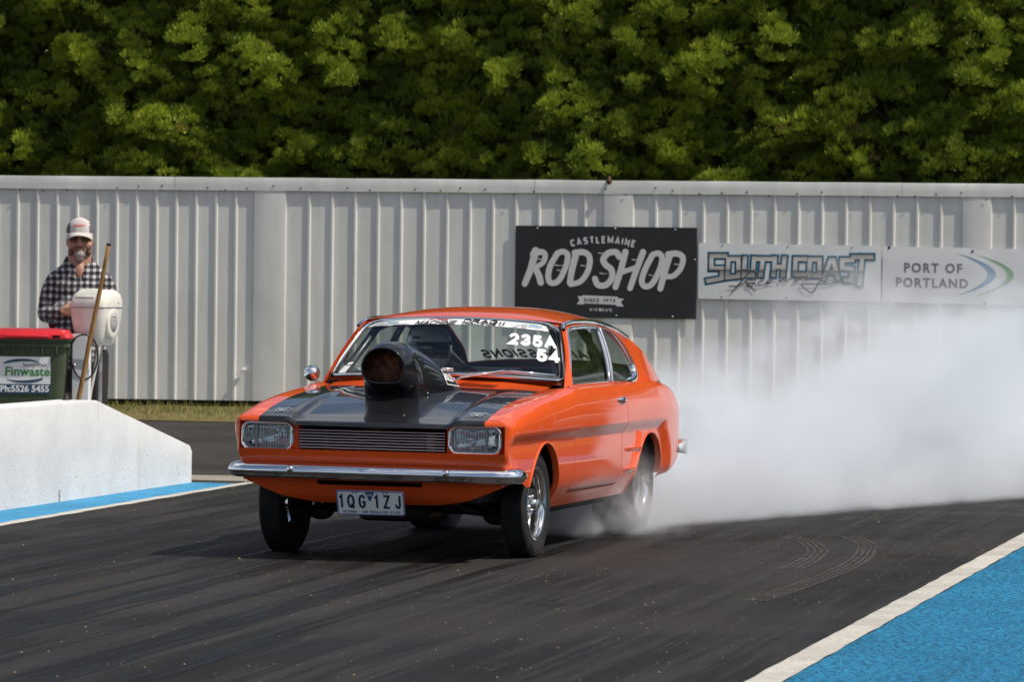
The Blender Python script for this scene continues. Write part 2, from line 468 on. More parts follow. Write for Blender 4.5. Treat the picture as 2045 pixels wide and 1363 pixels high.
def stroke_text(body, h, w=.16, gap=.22, xs=1.0, shear=0.0, align='CENTER', ext=None, dz=.00012):
    """body in the stroke alphabet; returns verts (x, y, layer), faces; h = cap height, w = stroke width / h"""
    x = 0; V = []; F = []; lay = 0
    for ch in body:
        wd, sts = GL.get(ch, GL[' '])
        for st in sts:
            st = [((px * xs + x), py * (1 - w) + w / 2) for px, py in st]
            v, f = stroke_poly(st, w, w / 2 * (.0 if ext is None else ext))
            o = len(V); V += [(px, py, lay) for px, py in v]; F += [tuple(i + o for i in q) for q in f]; lay = (lay + 1) % 7
        x += wd * xs + w + gap
    x -= w + gap
    off = {'CENTER': -x / 2, 'LEFT': 0, 'RIGHT': -x}[align]
    V = [((px + off + shear * (py - .5)) * h, (py - .5) * h, l * dz) for px, py, l in V]
    return V, F
def subdiv_flat(V, F, L):
    """split long faces so flat lettering can follow a curved surface"""
    bm = bmesh.new(); vs = [bm.verts.new((p[0], p[1], p[2] if len(p) > 2 else 0)) for p in V]
    for f in F:
        try: bm.faces.new([vs[i] for i in f])
        except ValueError: pass
    bmesh.ops.triangulate(bm, faces=bm.faces)
    for _ in range(4):
        e = [x for x in bm.edges if x.calc_length() > L]
        if not e: break
        bmesh.ops.subdivide_edges(bm, edges=e, cuts=1); bmesh.ops.triangulate(bm, faces=bm.faces)
    bm.verts.index_update()
    r = [tuple(v.co) for v in bm.verts], [tuple(v.index for v in f.verts) for f in bm.faces]; bm.free(); return r
# ================================================================== ground
DIR = Vector((math.sin(R(11.6)), math.cos(R(11.6)), 0))          # down the track
SID = Vector((DIR.y, -DIR.x, 0))
def gz(y): return float(cub(y, [-900, 34.3, 35.5, 38, 40.1, 41.0, 44, 60, 400], [0, 0, .05, .14, .225, .27, .33, .4, .4]))
def asphalt(name, c0, c1, streak=False):
    t = NT(name); o = t.obj()
    fine = t.noise(o, 120, 3, .7); mid = t.noise(o, 1.1, 5, .6)
    st_ = t.noise(t.along(o, R(11.6), (2.4, .07, 1)), 1.6, 9, .70)
    col = t.mix(t.rng(st_ if streak else mid, .42, .57), c0, c1)
    if streak:
        s2 = t.noise(t.along(o, R(12.0), (3.4, .045, 1), (3, 1, 0)), 1.4, 9, .72)
        col = t.mix(t.rng(s2, .495, .545, 0, .88), col, (.0050, .0047, .0046))
        s3 = t.noise(t.along(o, R(11), (16, .35, 1), (9, 4, 0)), 1.2, 5, .65)
        patch = t.rng(mid, .45, .68)
        col = t.mix(t.math('MULTIPLY', t.rng(s3, .52, .66, 0, .7), patch), col, (.060, .056, .052))
        big = t.noise(o, .33, 3, .5); col = t.mix(t.rng(big, .45, .62, 0, .55), col, (.036, .031, .027))
    col = t.mix(t.rng(fine, .35, .75, 0, .45), col, tuple(x * 1.9 for x in c1))
    sp = t.noise(o, 210, 2, .5); col = t.mix(t.rng(sp, .70, .76, 0, .35), col, (.16, .15, .13))
    t.p(col=col, rough=t.rng(mid, .3, .7, .62, .85), spec=.18)
    t.bump(t.math('ADD', t.noise(o, 160, 3, .7), t.math('MULTIPLY', st_, .4)), .45, .006)
    return t.m
M['apron'] = asphalt('apron_asphalt', (.022, .0195, .017), (.040, .036, .031))
M['track'] = asphalt('rubbered_track', (.0062, .0058, .0056), (.026, .0235, .0215), True)
ysg = np.concatenate([[-600, -60, 0, 15, 30, 34.3], np.linspace(34.6, 44, 24), [60, 200, 1500]])
xsg = [-900, -60, -8, -4, -2, 0, 2, 4, 8, 60, 900]
g_ = MB().grid([[(x, y, gz(y)) for x in xsg] for y in ysg]); g_.build('ground', M['apron'], kind='structure')
def along(p, q, t): return tuple(np.array(p) + (np.array(q) - np.array(p)) * t)
# left edge line and right edge line of the lane
LA, LB = np.array([-3.066, 26.58]), np.array([-1.95, 32.35]); RA_, RB_ = np.array([.95, 16.59]), np.array([3.07, 26.4])
ld = (LB - LA) / np.linalg.norm(LB - LA); rd_ = (RB_ - RA_) / np.linalg.norm(RB_ - RA_)
def sheet(poly, z, name, mat, n=None, **k):
    return MB().add([(x, y, z) for x, y in poly], [tuple(range(len(poly)))]).build(name, mat, smooth=False, kind='structure', **k)
l0, l1 = LA - ld * 40, LB; r0, r1 = RA_ - rd_ * 30, RB_ + rd_ * 7.4
sheet([tuple(l0), tuple(r0), tuple(r1), tuple(r1 + np.array([-3, .2])), (-1.6, 33.9), tuple(l1)], .004, 'track_surface', M['track'])
def worn(name, c, dark, thr=(.56, .70), amt=.75, bumps=.8):
    t = NT(name); o = t.obj(); f = t.noise(o, 55, 5, .75); m = t.noise(o, 2.2, 4, .6)
    lo = tuple(x * .60 for x in c)
    col = t.mix(t.rng(m, .3, .7), lo, c); col = t.mix(t.rng(t.noise(o, 140, 3, .7), .35, .65, 0, .5), col, tuple(min(.85, x * 1.5) for x in c))
    col = t.mix(t.rng(f, *thr, 0, amt), col, dark)
    t.p(col=col, rough=.75, spec=.3); t.bump(t.noise(o, 95, 4, .75), bumps, .012); return t.m
M['blue_ground'] = worn('blue_ground_paint', (.022, .26, .47), (.004, .03, .06), (.50, .62), .95, 1.0)
t = NT('speckled_blue'); o = t.obj(); f1 = t.noise(o, 34, 4, .65); f2 = t.noise(o, 85, 3, .6); f3 = t.noise(o, .9, 4, .6)
col = t.mix(t.rng(f3, .32, .68), (.020, .235, .43), (.032, .315, .54)); col = t.mix(t.rng(f2, .42, .62), col, (.010, .12, .24))
col = t.mix(t.rng(f1, .50, .60, 0, .92), col, (.005, .035, .07)); col = t.mix(t.rng(t.noise(t.along(o, R(12), (5, .2, 1)), 1.3, 6, .7), .56, .68, 0, .5), col, (.012, .06, .10))
t.p(col=col, rough=.8, spec=.25); t.bump(t.math('ADD', f1, f2), 1.0, .012); M['blue_ground'] = t.m
M['blue_left'] = worn('blue_kerb_paint', (.05, .30, .54), (.015, .03, .045), (.55, .64), .8)
M['white_line'] = worn('worn_white_paint', (.52, .49, .43), (.06, .055, .05), (.53, .68), .8, .4)
def strip(a, d, w0, w1, t0, t1, z, name, mat, wob=.004, step=.12):
    n = np.array([d[1], -d[0]]); P = []
    for t in np.arange(t0, t1 + step, step):
        e = lambda k: wob * noise.noise(Vector((t * 3.1, k, 0))) * 2
        P.append([(*(a + d * t + n * (w0 + e(1.3 + w0))), z), (*(a + d * t + n * (w1 + e(7.7 + w1))), z)])
    return MB().grid(P).build(name, mat, smooth=False, kind='structure')
strip(RA_, rd_, .085, 4.6, -14, 18, .004, 'painted_runoff', M['blue_ground'], .004)
strip(RA_, rd_, -.050, .085, -14, 18, .008, 'edge_line', M['white_line'], .004, .06)
# left: blue strip under the barrier, white edge
strip(LA, ld, -1.2, -.03, -14, 5.9, .004, 'painted_kerb', M['blue_left'], .0)
strip(LA, ld, -.045, .05, -14, 6.05, .008, 'kerb_line', M['white_line'], .008, .06)
M['concrete'] = worn('pale_concrete', (.30, .265, .215), (.09, .08, .07), (.56, .72), .6, .3)
sheet([(-2.75, 33.0), (-1.75, 32.75), (-1.35, 33.75), (-2.9, 33.75)], .0035, 'concrete_apron', M['concrete'])
sheet([(-6.5, 29.4), (-3.0, 29.4), (-2.72, 32.3), (-2.72, 33.4), (-6.5, 33.4)], .082, 'hose_pad', M['concrete'])
MB().prism([(-6.5, 29.4), (-3.0, 29.4), (-2.72, 32.3), (-2.72, 33.4), (-6.5, 33.4)], -.05, .0805).build('pad_edge', M['concrete'], smooth=False, kind='structure')
# transverse joint, curved tyre marks
M['joint'] = simple('joint_tar', (.008, .008, .008), .6)
jp = [(-3.6 + .12 * i, 21.45 - .262 * (.12 * i) + .012 * noise.noise(Vector((i * .7, 0, 0)))) for i in range(34)]
v, f = stroke_poly(jp, .012); MB().add([(x, y, .0065) for x, y in v], f).build('pavement_joint', M['joint'], smooth=False, kind='structure')
tm = NT('dusty_tyre_print'); o = tm.obj()
tm.p(col=tm.mix(tm.rng(tm.noise(o, 40, 4, .7), .4, .62), (.040, .037, .034), (.095, .088, .078)), rough=.9, spec=.2, alpha=tm.math('MULTIPLY', tm.rng(tm.noise(o, 24, 5, .7), .30, .50), tm.rng(tm.noise(o, 1.7, 3), .25, .50, .35, 1))); M['tyre_mark'] = tm.m
def arcmark(c0, pts, w, n=4):
    p = np.array(pts); k = np.arange(len(p)); tt2 = np.linspace(0, len(p) - 1, 40)
    cx, cyv = cub(tt2, k, p[:, 0]), cub(tt2, k, p[:, 1]); mb = MB()
    for j in range(n):
        off = (j - (n - 1) / 2) * w / n
        v, f = stroke_poly([(x + off, y) for x, y in zip(cx, cyv)], w / n * .55); mb.add([(x, y, .0065) for x, y in v], f)
    return mb.build('tyre_mark', M['tyre_mark'], smooth=False, kind='structure')
arcmark(0, [(2.02, 26.4), (2.06, 25.6), (2.0, 24.8), (1.86, 23.8), (1.68, 22.9), (1.42, 21.8), (1.16, 20.8)], .13)
arcmark(0, [(1.66, 26.2), (1.74, 25.6), (1.74, 25.0), (1.64, 24.1), (1.48, 23.2)], .14)
# black rubber laid down the lane by earlier launches
def rubbermat():
    t = NT('laid_rubber'); o = t.obj()
    n_ = t.noise(t.along(o, R(11.8), (9, .22, 1)), 1.5, 8, .7); e_ = t.noise(t.along(o, R(11.8), (30, .5, 1)), 1.5, 4, .6)
    a_ = t.math('MULTIPLY', t.rng(n_, .40, .60), t.rng(e_, .30, .55, .35, 1))
    t.p(col=(.0048, .0045, .0044), rough=.5, spec=.35, alpha=t.math('MULTIPLY', a_, .88)); return t.m
M['laid_rubber'] = rubbermat()
rr5 = np.random.default_rng(31)
for k, (off, wd, t0, t1, bend) in enumerate(((.55, .10, -9, 14, .05), (.95, .26, -9, 9, .0), (1.42, .08, -8, 6, -.06), (1.75, .22, -9, 12, .04), (2.45, .30, -9, 13, .02), (2.9, .09, -9, 7, -.08), (3.25, .24, -9, 15, .0), (3.62, .12, -9, 12, .06), (2.12, .07, -6, 9, .16))):
    P = []; n_ = np.array([ld[1], -ld[0]])
    for t_ in np.linspace(t0, t1, 40):
        c_ = LA + ld * (t_ - 4) + n_ * (off + bend * ((t_ + 2) / 8) ** 2); w_ = wd * .5 * (1 + .25 * noise.noise(Vector((t_ * .8, k * 3., 0))))
        P.append([(*(c_ - n_ * w_), .0053 + .00012 * k), (*(c_ + n_ * w_), .0053 + .00012 * k)])
    MB().grid(P).build('rubber_streak', M['laid_rubber'], smooth=False, kind='structure')
# loose grit and leaf crumbs on the track
gr_ = MB(); r2 = np.random.default_rng(3)
for k in range(1300):
    y = r2.uniform(16, 33); t = r2.uniform(0, 1) ** (1 if k % 3 else .5)
    xl = LA[0] + (y - LA[1]) * ld[0] / ld[1]; xr = RA_[0] + (y - RA_[1]) * rd_[0] / rd_[1]
    x = xl + .1 + (xr - xl - .2) * t
    q = r2.uniform(.0015, .005) * (1.6 if k % 17 == 0 else 1); a = r2.uniform(0, 6.3)
    P = [(x + q * math.cos(a), y + q * math.sin(a), .005), (x + q * math.cos(a + 2.2), y + q * math.sin(a + 2.2), .005), (x + q * math.cos(a + 4.1), y + q * math.sin(a + 4.1), .006), (x, y, .005 + q * .8)]
    gr_.add(P, [(0, 1, 3), (1, 2, 3), (2, 0, 3)], int(k % 4 == 0))
gr_.build('grit', [simple('pale_grit', (.26, .24, .20), .8), simple('straw_crumb', (.42, .32, .12), .8)], smooth=False, kind='stuff')
# grass verge along the fence
gt_ = NT('verge_soil'); o = gt_.obj(); gt_.p(col=gt_.mix(gt_.rng(gt_.noise(o, 6, 5), .35, .65), (.17, .125, .06), (.13, .13, .04)), rough=.95, spec=.1); gt_.bump(gt_.noise(o, 60, 4), .6, .02)
FX0, FY0, FX1, FY1 = -14., 42.9, 14., 39.3                       # fence base line
def fy(x): return FY0 + (FY1 - FY0) * (x - FX0) / (FX1 - FX0)
def fz(x): return .345
P = []
for x in np.linspace(-14, 14, 100):
    e = .10 * noise.noise(Vector((x * .9, 0, 3))) 
    P.append([(x, fy(x) - 1.55 + e, gz(fy(x) - 1.55 + e) + .006)] + [(x, fy(x) - 1.55 + k * .32, gz(fy(x) - 1.55 + k * .32) + .03 + .02 * noise.noise(Vector((x * 3, k, 0)))) for k in range(1, 6)])
MB().grid(P).build('verge', gt_.m, kind='structure')
gs = MB(); r3 = np.random.default_rng(5)
gm = []
for nm, c in (('grass_green', (.13, .15, .030)), ('grass_straw', (.34, .26, .10)), ('grass_dark', (.075, .10, .022))):
    t = NT(nm); t.p(col=c, rough=.7, spec=.2); gm.append(t.m)
N = 26000
xs_ = r3.uniform(-13, 13, N) * np.where(r3.random(N) < .5, .45, 1); ds_ = r3.beta(1.2, 1.3, N) * 1.5
for x, d in zip(xs_, ds_):
    y = fy(x) - .02 - d; h = r3.uniform(.025, .075) * (1.35 if d < .25 else 1) * (.7 if d > 1.25 else 1); a = r3.uniform(0, 6.3); w = .004; l = r3.normal(0, .025, 2); z = gz(y) + .012
    gs.add([(x - w * math.cos(a), y - w * math.sin(a), z), (x + w * math.cos(a), y + w * math.sin(a), z), (x + l[0], y + l[1], z + h)], [(0, 1, 2)], int(r3.choice(3, p=[.52, .28, .20] if d < 1.1 else [.2, .7, .1])))
gs.build('grass', gm, smooth=False, kind='stuff')
# ================================================================== fence
def fencemat():
    t = NT('weathered_white_steel'); o = t.obj()
    a = t.noise(t.mapping(o, (6, 6, .5)), 1.2, 5, .6); b = t.noise(o, 1.2, 4)
    col = t.mix(t.rng(a, .3, .7), (.69, .67, .62), (.79, .77, .725)); col = t.mix(t.rng(b, .45, .75, 0, .35), col, (.50, .49, .45))
    rs = t.noise(t.mapping(o, (9, 9, 2.2)), 1.3, 5, .7); col = t.mix(t.rng(rs, .68, .80, 0, .6), col, (.23, .17, .10))
    sp = t.noise(o, 42, 2, .5); col = t.mix(t.rng(sp, .74, .78, 0, .6), col, (.14, .12, .10))
    t.p(col=col, rough=.5, spec=.4); t.bump(t.noise(o, 2.5, 3), .25, .02); return t.m
M['fence'] = fencemat()
FT = 2.46
fdir = Vector((FX1 - FX0, FY1 - FY0, 0)).normalized(); fnor = Vector((fdir.y, -fdir.x, 0))       # towards the camera
def FP(u, d, z): # u metres along from x = 0, d proud of the sheet, z
    p = Vector((0, fy(0), 0)) + fdir * u + fnor * d; return (p.x, p.y, z)
fence = empty('metal_fence', (0, fy(0), .33), label='white ribbed steel fence running across behind the track', category='fence')
def fp(u, d, z): a = FP(u, d, z); return (a[0], a[1] - fy(0), a[2] - .33)
def u_of(px): return (px - 1022.5) / 8830 * fy((px - 1022.5) / 8830 * 41.2) / fdir.x
ribs = [33 + 39.6 * k for k in range(-14, 13)] + [None] + [569 + 45.9 * k for k in range(1, 14)] + [None] + [1260 + 47.4 * k for k in range(0, 14)] + [None] + [1975 + 47.4 * k for k in range(0, 16)]
covers = [(505, 569), (1203, 1262), (1919, 1976)]
def sheet_part(us, u0, u1):
    mb = MB(); pr = [(u0, 0)]
    for u in us:
        pr += [(u - .017, 0), (u - .009, .015), (u + .009, .015), (u + .017, 0)]
        m = u + .11
    pr += [(u1, 0)]
    # shallow swages in the pans
    zs = [.372, 1.0, 1.7, FT - .015]
    mb.grid([[fp(u, d + .003 * noise.noise(Vector((u * 1.3, z, 2))), z) for z in zs] for u, d in pr])
    return mb.build('cladding_sheet', M['fence'], fence, smooth=False)
seg = []; cur = []
for r_ in ribs:
    if r_ is None: seg.append(cur); cur = []
    else: cur.append(u_of(r_))
seg.append(cur)
bounds = [(u_of(33 - 39.6 * 14.5), u_of(510)), (u_of(560), u_of(1208)), (u_of(1255), u_of(1925)), (u_of(1970), u_of(1975 + 47.4 * 16))]
for us, (b0, b1) in zip(seg, bounds):
    us = [u for u in us if b0 + .02 < u < b1 - .02]
    k = 0; start = b0
    while k < len(us):
        grp = us[k:k + 4]; end = us[k + 4] - .035 if k + 4 < len(us) else b1
        sheet_part(grp, start, end); start = end; k += 4
for a, b in covers:
    mb = MB(); u0, u1 = u_of(a), u_of(b)
    mb.grid([[fp(u, d, z) for z in np.linspace(.372, FT - .01, 8)] for u, d in ((u0, .0), (u0 + .002, .018), (u0 + .01, .020), ((u0 + u1) / 2, .0205), (u1 - .01, .020), (u1 - .002, .018), (u1, 0))])
    mb.build('cover_strip', M['fence'], fence, angle=30)
for i in range(8):
    u0, u1 = -13.4 + i * 3.4, -13.4 + (i + 1) * 3.4 - .004
    mb = MB(); X = []
    for u in np.linspace(u0, u1, 24):
        w = .008 * noise.noise(Vector((u * 1.7, 0, 0))); w2 = .010 * noise.noise(Vector((u * 2.3, 5, 0)))
        X.append([fp(u, -.05, FT - .02), fp(u, -.05, FT + .006 + w * .3), fp(u, .022, FT + .004 + w * .3), fp(u, .0255 + w2 * .5, FT - .01), fp(u, .025 + w2 * .4, FT - .075), fp(u, .0245 + w2 * .5, FT - .118 + w * .5), fp(u, .012, FT - .121 + w * .5)])
    mb.grid(X); mb.build('capping', M['fence'], fence, angle=40)
sc_ = MB(); r4 = np.random.default_rng(11)
for u in np.arange(-6.2, 6.4, .22):
    if r4.random() < .8: sc_.lathe([(0, .004), (.006, .004), (.009, 0)], 8, 'y', (0, 0, 0)); n_ = 24; base = fp(u + r4.normal(0, .03), .028, FT - .10 + r4.normal(0, .02)); sc_.v[-n_:] = [(x + base[0], base[1] - y, z + base[2]) for x, y, z in sc_.v[-n_:]]
sc_.build('screw', M['under'], fence)
nb = MB(); b_ = fp(u_of(1214), .05, FT - .005); nb.ellipsoid(b_, (.026, .02, .030), 12, 8); nb.tube([b_, fp(u_of(1214), .02, FT + .04)], .012, 6); nb.build('rusty_bracket', simple('rust', (.10, .045, .025), .85, var=.4, vscale=30), fence)
bk_ = MB(); bk_.bbox(fp(u_of(488), .03, .66), (.05, .03, .03), .006, rot=Matrix.Rotation(R(-35), 3, 'Y')); bk_.build('cable_clip', M['white_print'], fence)
rl = MB(); rl.grid([[fp(u, -.02, .20), fp(u, -.02, .37)] for u in (-13.5, 13.5)]); rl.build('bottom_rail', M['dark'], fence)
po = MB()
for u in np.arange(-12, 12.1, 2.4): po.bbox(fp(u, -.09, 1.2), (.06, .06, 2.4), .006)
po.build('support_post', M['steel'], fence)
# ================================================================== the car
TH = R(14.9)
car = empty('racing_coupe', (-.551, 24.18, 0), math.atan2(-math.cos(TH), -math.sin(TH)),
            label='orange two-door coupe with black bonnet and tall scoop, spinning its rear tyres', category='car')
ROLL = R(.4)
def body_part(o):
    o.rotation_euler = (-ROLL, 0, 0) if o.parent == car else (0, 0, 0)
    return o
def L(s, y, z): return (-s, y, z)
def cb(mb, name, mats, parent=None, **k):
    o = mb.build(name, mats, parent if parent is not None else car, **k)
    return [body_part(x) for x in o] if isinstance(o, list) else body_part(o)

# ---- controlling curves (s = metres behind the front axle)
def yC(s): return cub(s, [-.76, -.703, -.6, -.4, -.2, 0, .6, 1.74, 2.56, 2.9, 3.2, 3.4, 3.5, 3.54], [.74, .775, .783, .792, .798, .802, .804, .807, .807, .797, .772, .735, .70, .66])
def zT(s): return cub(s, [-.80, -.735, -.6, -.4, -.2, 0, .3, .62, 1.74, 2.2, 2.6, 3.0, 3.2, 3.42, 3.54], [.755, .768, .80, .834, .859, .877, .898, .919, .921, .924, .920, .888, .858, .812, .77])
def sF(y): return -.79 + .02 * (y / .62) ** 2
AR_F = (0.0, .295, .315, .335)      # arch centre s, z, half length, height
AR_R = (2.46, .30, .345, .318)
def arch(s, A):
    t = (s - A[0]) / A[2]
    return np.where(np.abs(t) <= 1, A[1] + A[3] * np.sqrt(np.maximum(0, 1 - t * t)), 0)
def zB_side(s):
    base = cub(s, [-.703, -.5, -.335, -.33, .33, 2.75, 2.82, 3.0, 3.3, 3.54], [.425, .432, .42, .262, .262, .275, .33, .38, .46, .52])
    base = np.where(s < .0, .40, base)
    base = np.where(s < -.33, cub(s, [-.703, -.5, -.33], [.425, .435, .40]), base)
    return np.maximum(base, np.maximum(arch(s, AR_F), arch(s, AR_R)))
FL = ([.26, .305, .34, .42, .50, .57, .592], [-.19, -.15, -.115, -.08, -.05, -.006, 0])
SL = ([.20, .262, .335, .40, .47, .56, .635], [-.155, -.122, -.080, -.047, -.038, -.035, -.037])
def low_off(z, w): return (1 - w) * cub(z, *FL) + w * cub(z, *SL)

DOOR0, DOOR1 = .62, 1.74
st = []                               # (s, y, nx, ny, w, zB, zT, zK6, K10s, K10y)
ys = [0, .07, .14, .21, .28, .34, .385, .40, .412, .43, .447, .465, .49, .53, .57, .60, .625, .65, .68, .70, .715]
for y in ys:
    dip = float(1 - sstep(y, .415, .468)) * .024
    zb = float(cub(y, [0, .3, .5, .65, .72], [.305, .307, .335, .39, .418]))
    st.append((float(sF(y)), y, -1, 0, 0, zb, .768 - dip, .737 - dip * .7, float(sF(y)) + .045, min(y, .625)))
RA = .06; csx = float(sF(.715)) + RA
for a in (10, 19.5, 30, 42, 55, 68, 80, 90):
    c, s_ = math.cos(R(a)), math.sin(R(a))
    st.append((csx - RA * c, .715 + RA * s_, -c, s_, float(sstep(a, 10, 120)), .42, .770, .739, float(sF(.625)) + .045, .625))
S = list(np.arange(-.69, -.33, .03))
for A in (AR_F, AR_R):
    ph = np.linspace(0, PI, 41); S += list(A[0] - A[2] * np.cos(ph)); S += [A[0] - A[2] - .002, A[0] + A[2] + .002]
S += list(np.arange(.36, 2.1, .04)) + list(np.arange(2.84, 3.53, .04)) + [3.53]
for d in (DOOR0, DOOR1): S += [d - .005, d, d + .005]
S += [2.04, 2.048, 2.10, 2.108]
S = np.array(sorted(S)); keep = [0]
for i in range(1, len(S)):
    if S[i] - S[keep[-1]] > .0018: keep.append(i)
S = S[keep]
# keep the door seam stations exact
for d in (DOOR0, DOOR1):
    for e in (-.005, 0, .005): S[np.argmin(abs(S - d - e))] = d + e
for s in S:
    s = float(s); w = float(.86 + .14 * sstep(s, -.70, -.55)) if s > -.70 else .86
    w = float(sstep(90 + (s + .703) * 300, 10, 120)) if s < -.60 else 1.0
    st.append((s, float(yC(s)), 0, 1, w, float(zB_side(s)), float(zT(s)), .739 if s < -.6 else .755, max(s, float(sF(.625)) + .045), .625))
NS = len(st); A_ = np.array(st)
sP, yP, nS, nY, W_, ZB, ZT, ZK6, K10S, K10Y = A_.T
front = nY == 0
side_i0 = int(np.argmax((nY == 1)))
zK4 = (1 - W_) * .592 + W_ * .635
seam = np.array([0, .03, .07, .115, (.331 - .262) / .373, (.335 - .262) / .373, (.339 - .262) / .373, .26, .33, .42, .52, .62, .72, .82, .91, .96, 1.0])
SEAM_ROW = 5
ZL = ZB[:, None] + (zK4 - ZB)[:, None] * seam[None, :]
OFF = low_off(ZL, W_[:, None])
def stick(s, z):      # behind the rear arch the side crease turns down round the wheel
    r_ = np.sqrt(((s - AR_R[0]) / AR_R[2]) ** 2 + ((z - AR_R[1]) / AR_R[3]) ** 2)
    return .037 * sstep(r_, 1.10, 1.42) * sstep(s, AR_R[0] + .06, AR_R[0] + .34)
OFF = OFF + stick(sP[:, None] * np.ones_like(ZL), ZL) * (nY[:, None] == 1)
def place(off, z): return np.stack([sP[:, None] + nS[:, None] * off, yP[:, None] + nY[:, None] * off, z], -1)
LOW = place(OFF, ZL)
zK5 = (1 - W_) * .66 + W_ * .70
o4 = low_off(zK4, W_) + stick(sP, zK4) * (nY == 1)
tt = np.array([0, .35, .7, 1.])
BAND = place(o4[:, None] * (1 - tt)[None], zK4[:, None] + (zK5 - zK4)[:, None] * tt[None])
# upper: keys K5..K10
z7 = (1 - W_) * (ZT - .012) + W_ * (.70 + .72 * (ZT - .70)); o7 = (1 - W_) * -.006 + W_ * -.022
z6 = (1 - W_) * ZK6 + W_ * (.70 + .33 * (ZT - .70)); o6 = W_ * -.003
K5 = np.stack([sP, yP, zK5], 1)
K6 = np.stack([sP + nS * o6, yP + nY * o6, z6], 1); K7 = np.stack([sP + nS * o7, yP + nY * o7, z7], 1)
K10 = np.stack([K10S, K10Y, ZT - .003], 1)
# behind the windscreen pillar the top closes to the glass line
inn = sstep(sP, .50, .62) * (nY == 1)
K10[:, 1] = K10[:, 1] * (1 - inn) + (yP - .128 + .035 * sstep(sP, 1.9, 2.7)) * inn
K10[:, 2] -= .006 * inn
K8 = K7 + .22 * (K10 - K7); K8[:, 2] = z7 + .77 * (ZT - z7)
K9 = K7 + .52 * (K10 - K7); K9[:, 2] = ZT
KK = np.stack([K5, K6, K7, K8, K9, K10], 1)
UP = np.zeros((NS, 21, 3)); tk = np.arange(6.); tv = np.linspace(0, 5, 21)
for i in range(NS):
    for c in range(3): UP[i, :, c] = cub(tv, tk, KK[i, :, c])
ROW9 = 16; ROW6 = 4
# ---- door seams: V grooves
for G, r0 in ((LOW, SEAM_ROW), (BAND, 0), (UP, 0)):
    for d in (DOOR0, DOOR1):
        i = int(np.argmin(np.abs(np.where(nY == 1, sP, 9) - d)))
        G[i, r0:(ROW9 + 1 if G is UP else None), 1] -= .010
ind = (nY == 1) & (sP >= DOOR0) & (sP <= DOOR1)
LOW[ind, SEAM_ROW, 1] -= .010
# bonnet shut line on the fender top
def strips(mb, G, i0, i1, r0, r1, mi=0): 
    P = G[i0:i1 + 1, r0:r1 + 1].copy(); P[:, :, 0] *= -1
    mb.grid(P, mi)
iD0 = int(np.argmin(np.abs(np.where(nY == 1, sP, 9) - DOOR0))); iD1 = int(np.argmin(np.abs(np.where(nY == 1, sP, 9) - DOOR1)))
iH = int(np.argmin(np.abs(A_[:, 1] - .625) + (nY != 0) * 9))            # bonnet corner column
iHole = int(np.argmax((W_ > 0) | (nY > 0))) + 1                          # headlamp recess end column (19.5 deg)
body = MB(); bon = MB()
strips(body, LOW, 0, NS - 1, 0, SEAM_ROW)
strips(body, LOW, 0, iD0, SEAM_ROW, 16); strips(body, LOW, iD1, NS - 1, SEAM_ROW, 16)
strips(body, BAND, iHole, iD0, 0, 3); strips(body, BAND, iD1, NS - 1, 0, 3)
strips(body, UP, iHole, iD0, 0, 20); strips(body, UP, iD1, NS - 1, 0, 20)
strips(body, UP, iH, iHole, ROW6, 20)
strips(bon, UP, 0, iH, ROW6, 20)
door = MB()
strips(door, LOW, iD0, iD1, SEAM_ROW, 16); strips(door, BAND, iD0, iD1, 0, 3); strips(door, UP, iD0, iD1, 0, 20)
# recess walls round the lamp and grille opening
REC = .045
for (G, r) in ((LOW, 16), (UP, ROW6)):
    P = G[:iHole + 1, r].copy(); Q = P.copy(); Q[:, 0] += REC + .02; Q[:, 1] = np.minimum(Q[:, 1], .735)
    X = np.stack([P, Q], 1); X[:, :, 0] *= -1; body.grid(X)
P = np.concatenate([BAND[iHole], UP[iHole, 1:ROW6 + 1]]); Q = P.copy(); Q[:, 0] += .05; Q[:, 1] -= .01
X = np.stack([P, Q], 1); X[:, :, 0] *= -1; body.grid(X)
# inner nose panel with the grille opening
def nose(y, z): return L(sF(abs(y)) + REC + .012 * (1 - sstep(z, .57, .62)), y, z)
go = rrect(-.412, .588, .412, .719, .012, .012, 3)
v, f = panel2d([(-.745, .58), (.745, .58), (.745, .742), (.47, .742), (.42, .722), (-.42, .722), (-.47, .742), (-.745, .742)], [go] + [[(q_ * .575 + a, .661 + b) for a, b in rrect(-.130, -.064, .130, .064, .034, .034, 4)] for q_ in (1, -1)], nose, .04)
nosep = MB().add(v, f)
gp = [nose(*p) for p in go]; gq = [(p[0] - .09, p[1], p[2]) for p in gp]
nosep.grid(np.stack([np.array(gp + gp[:1]), np.array(gq + gq[:1])], 1))
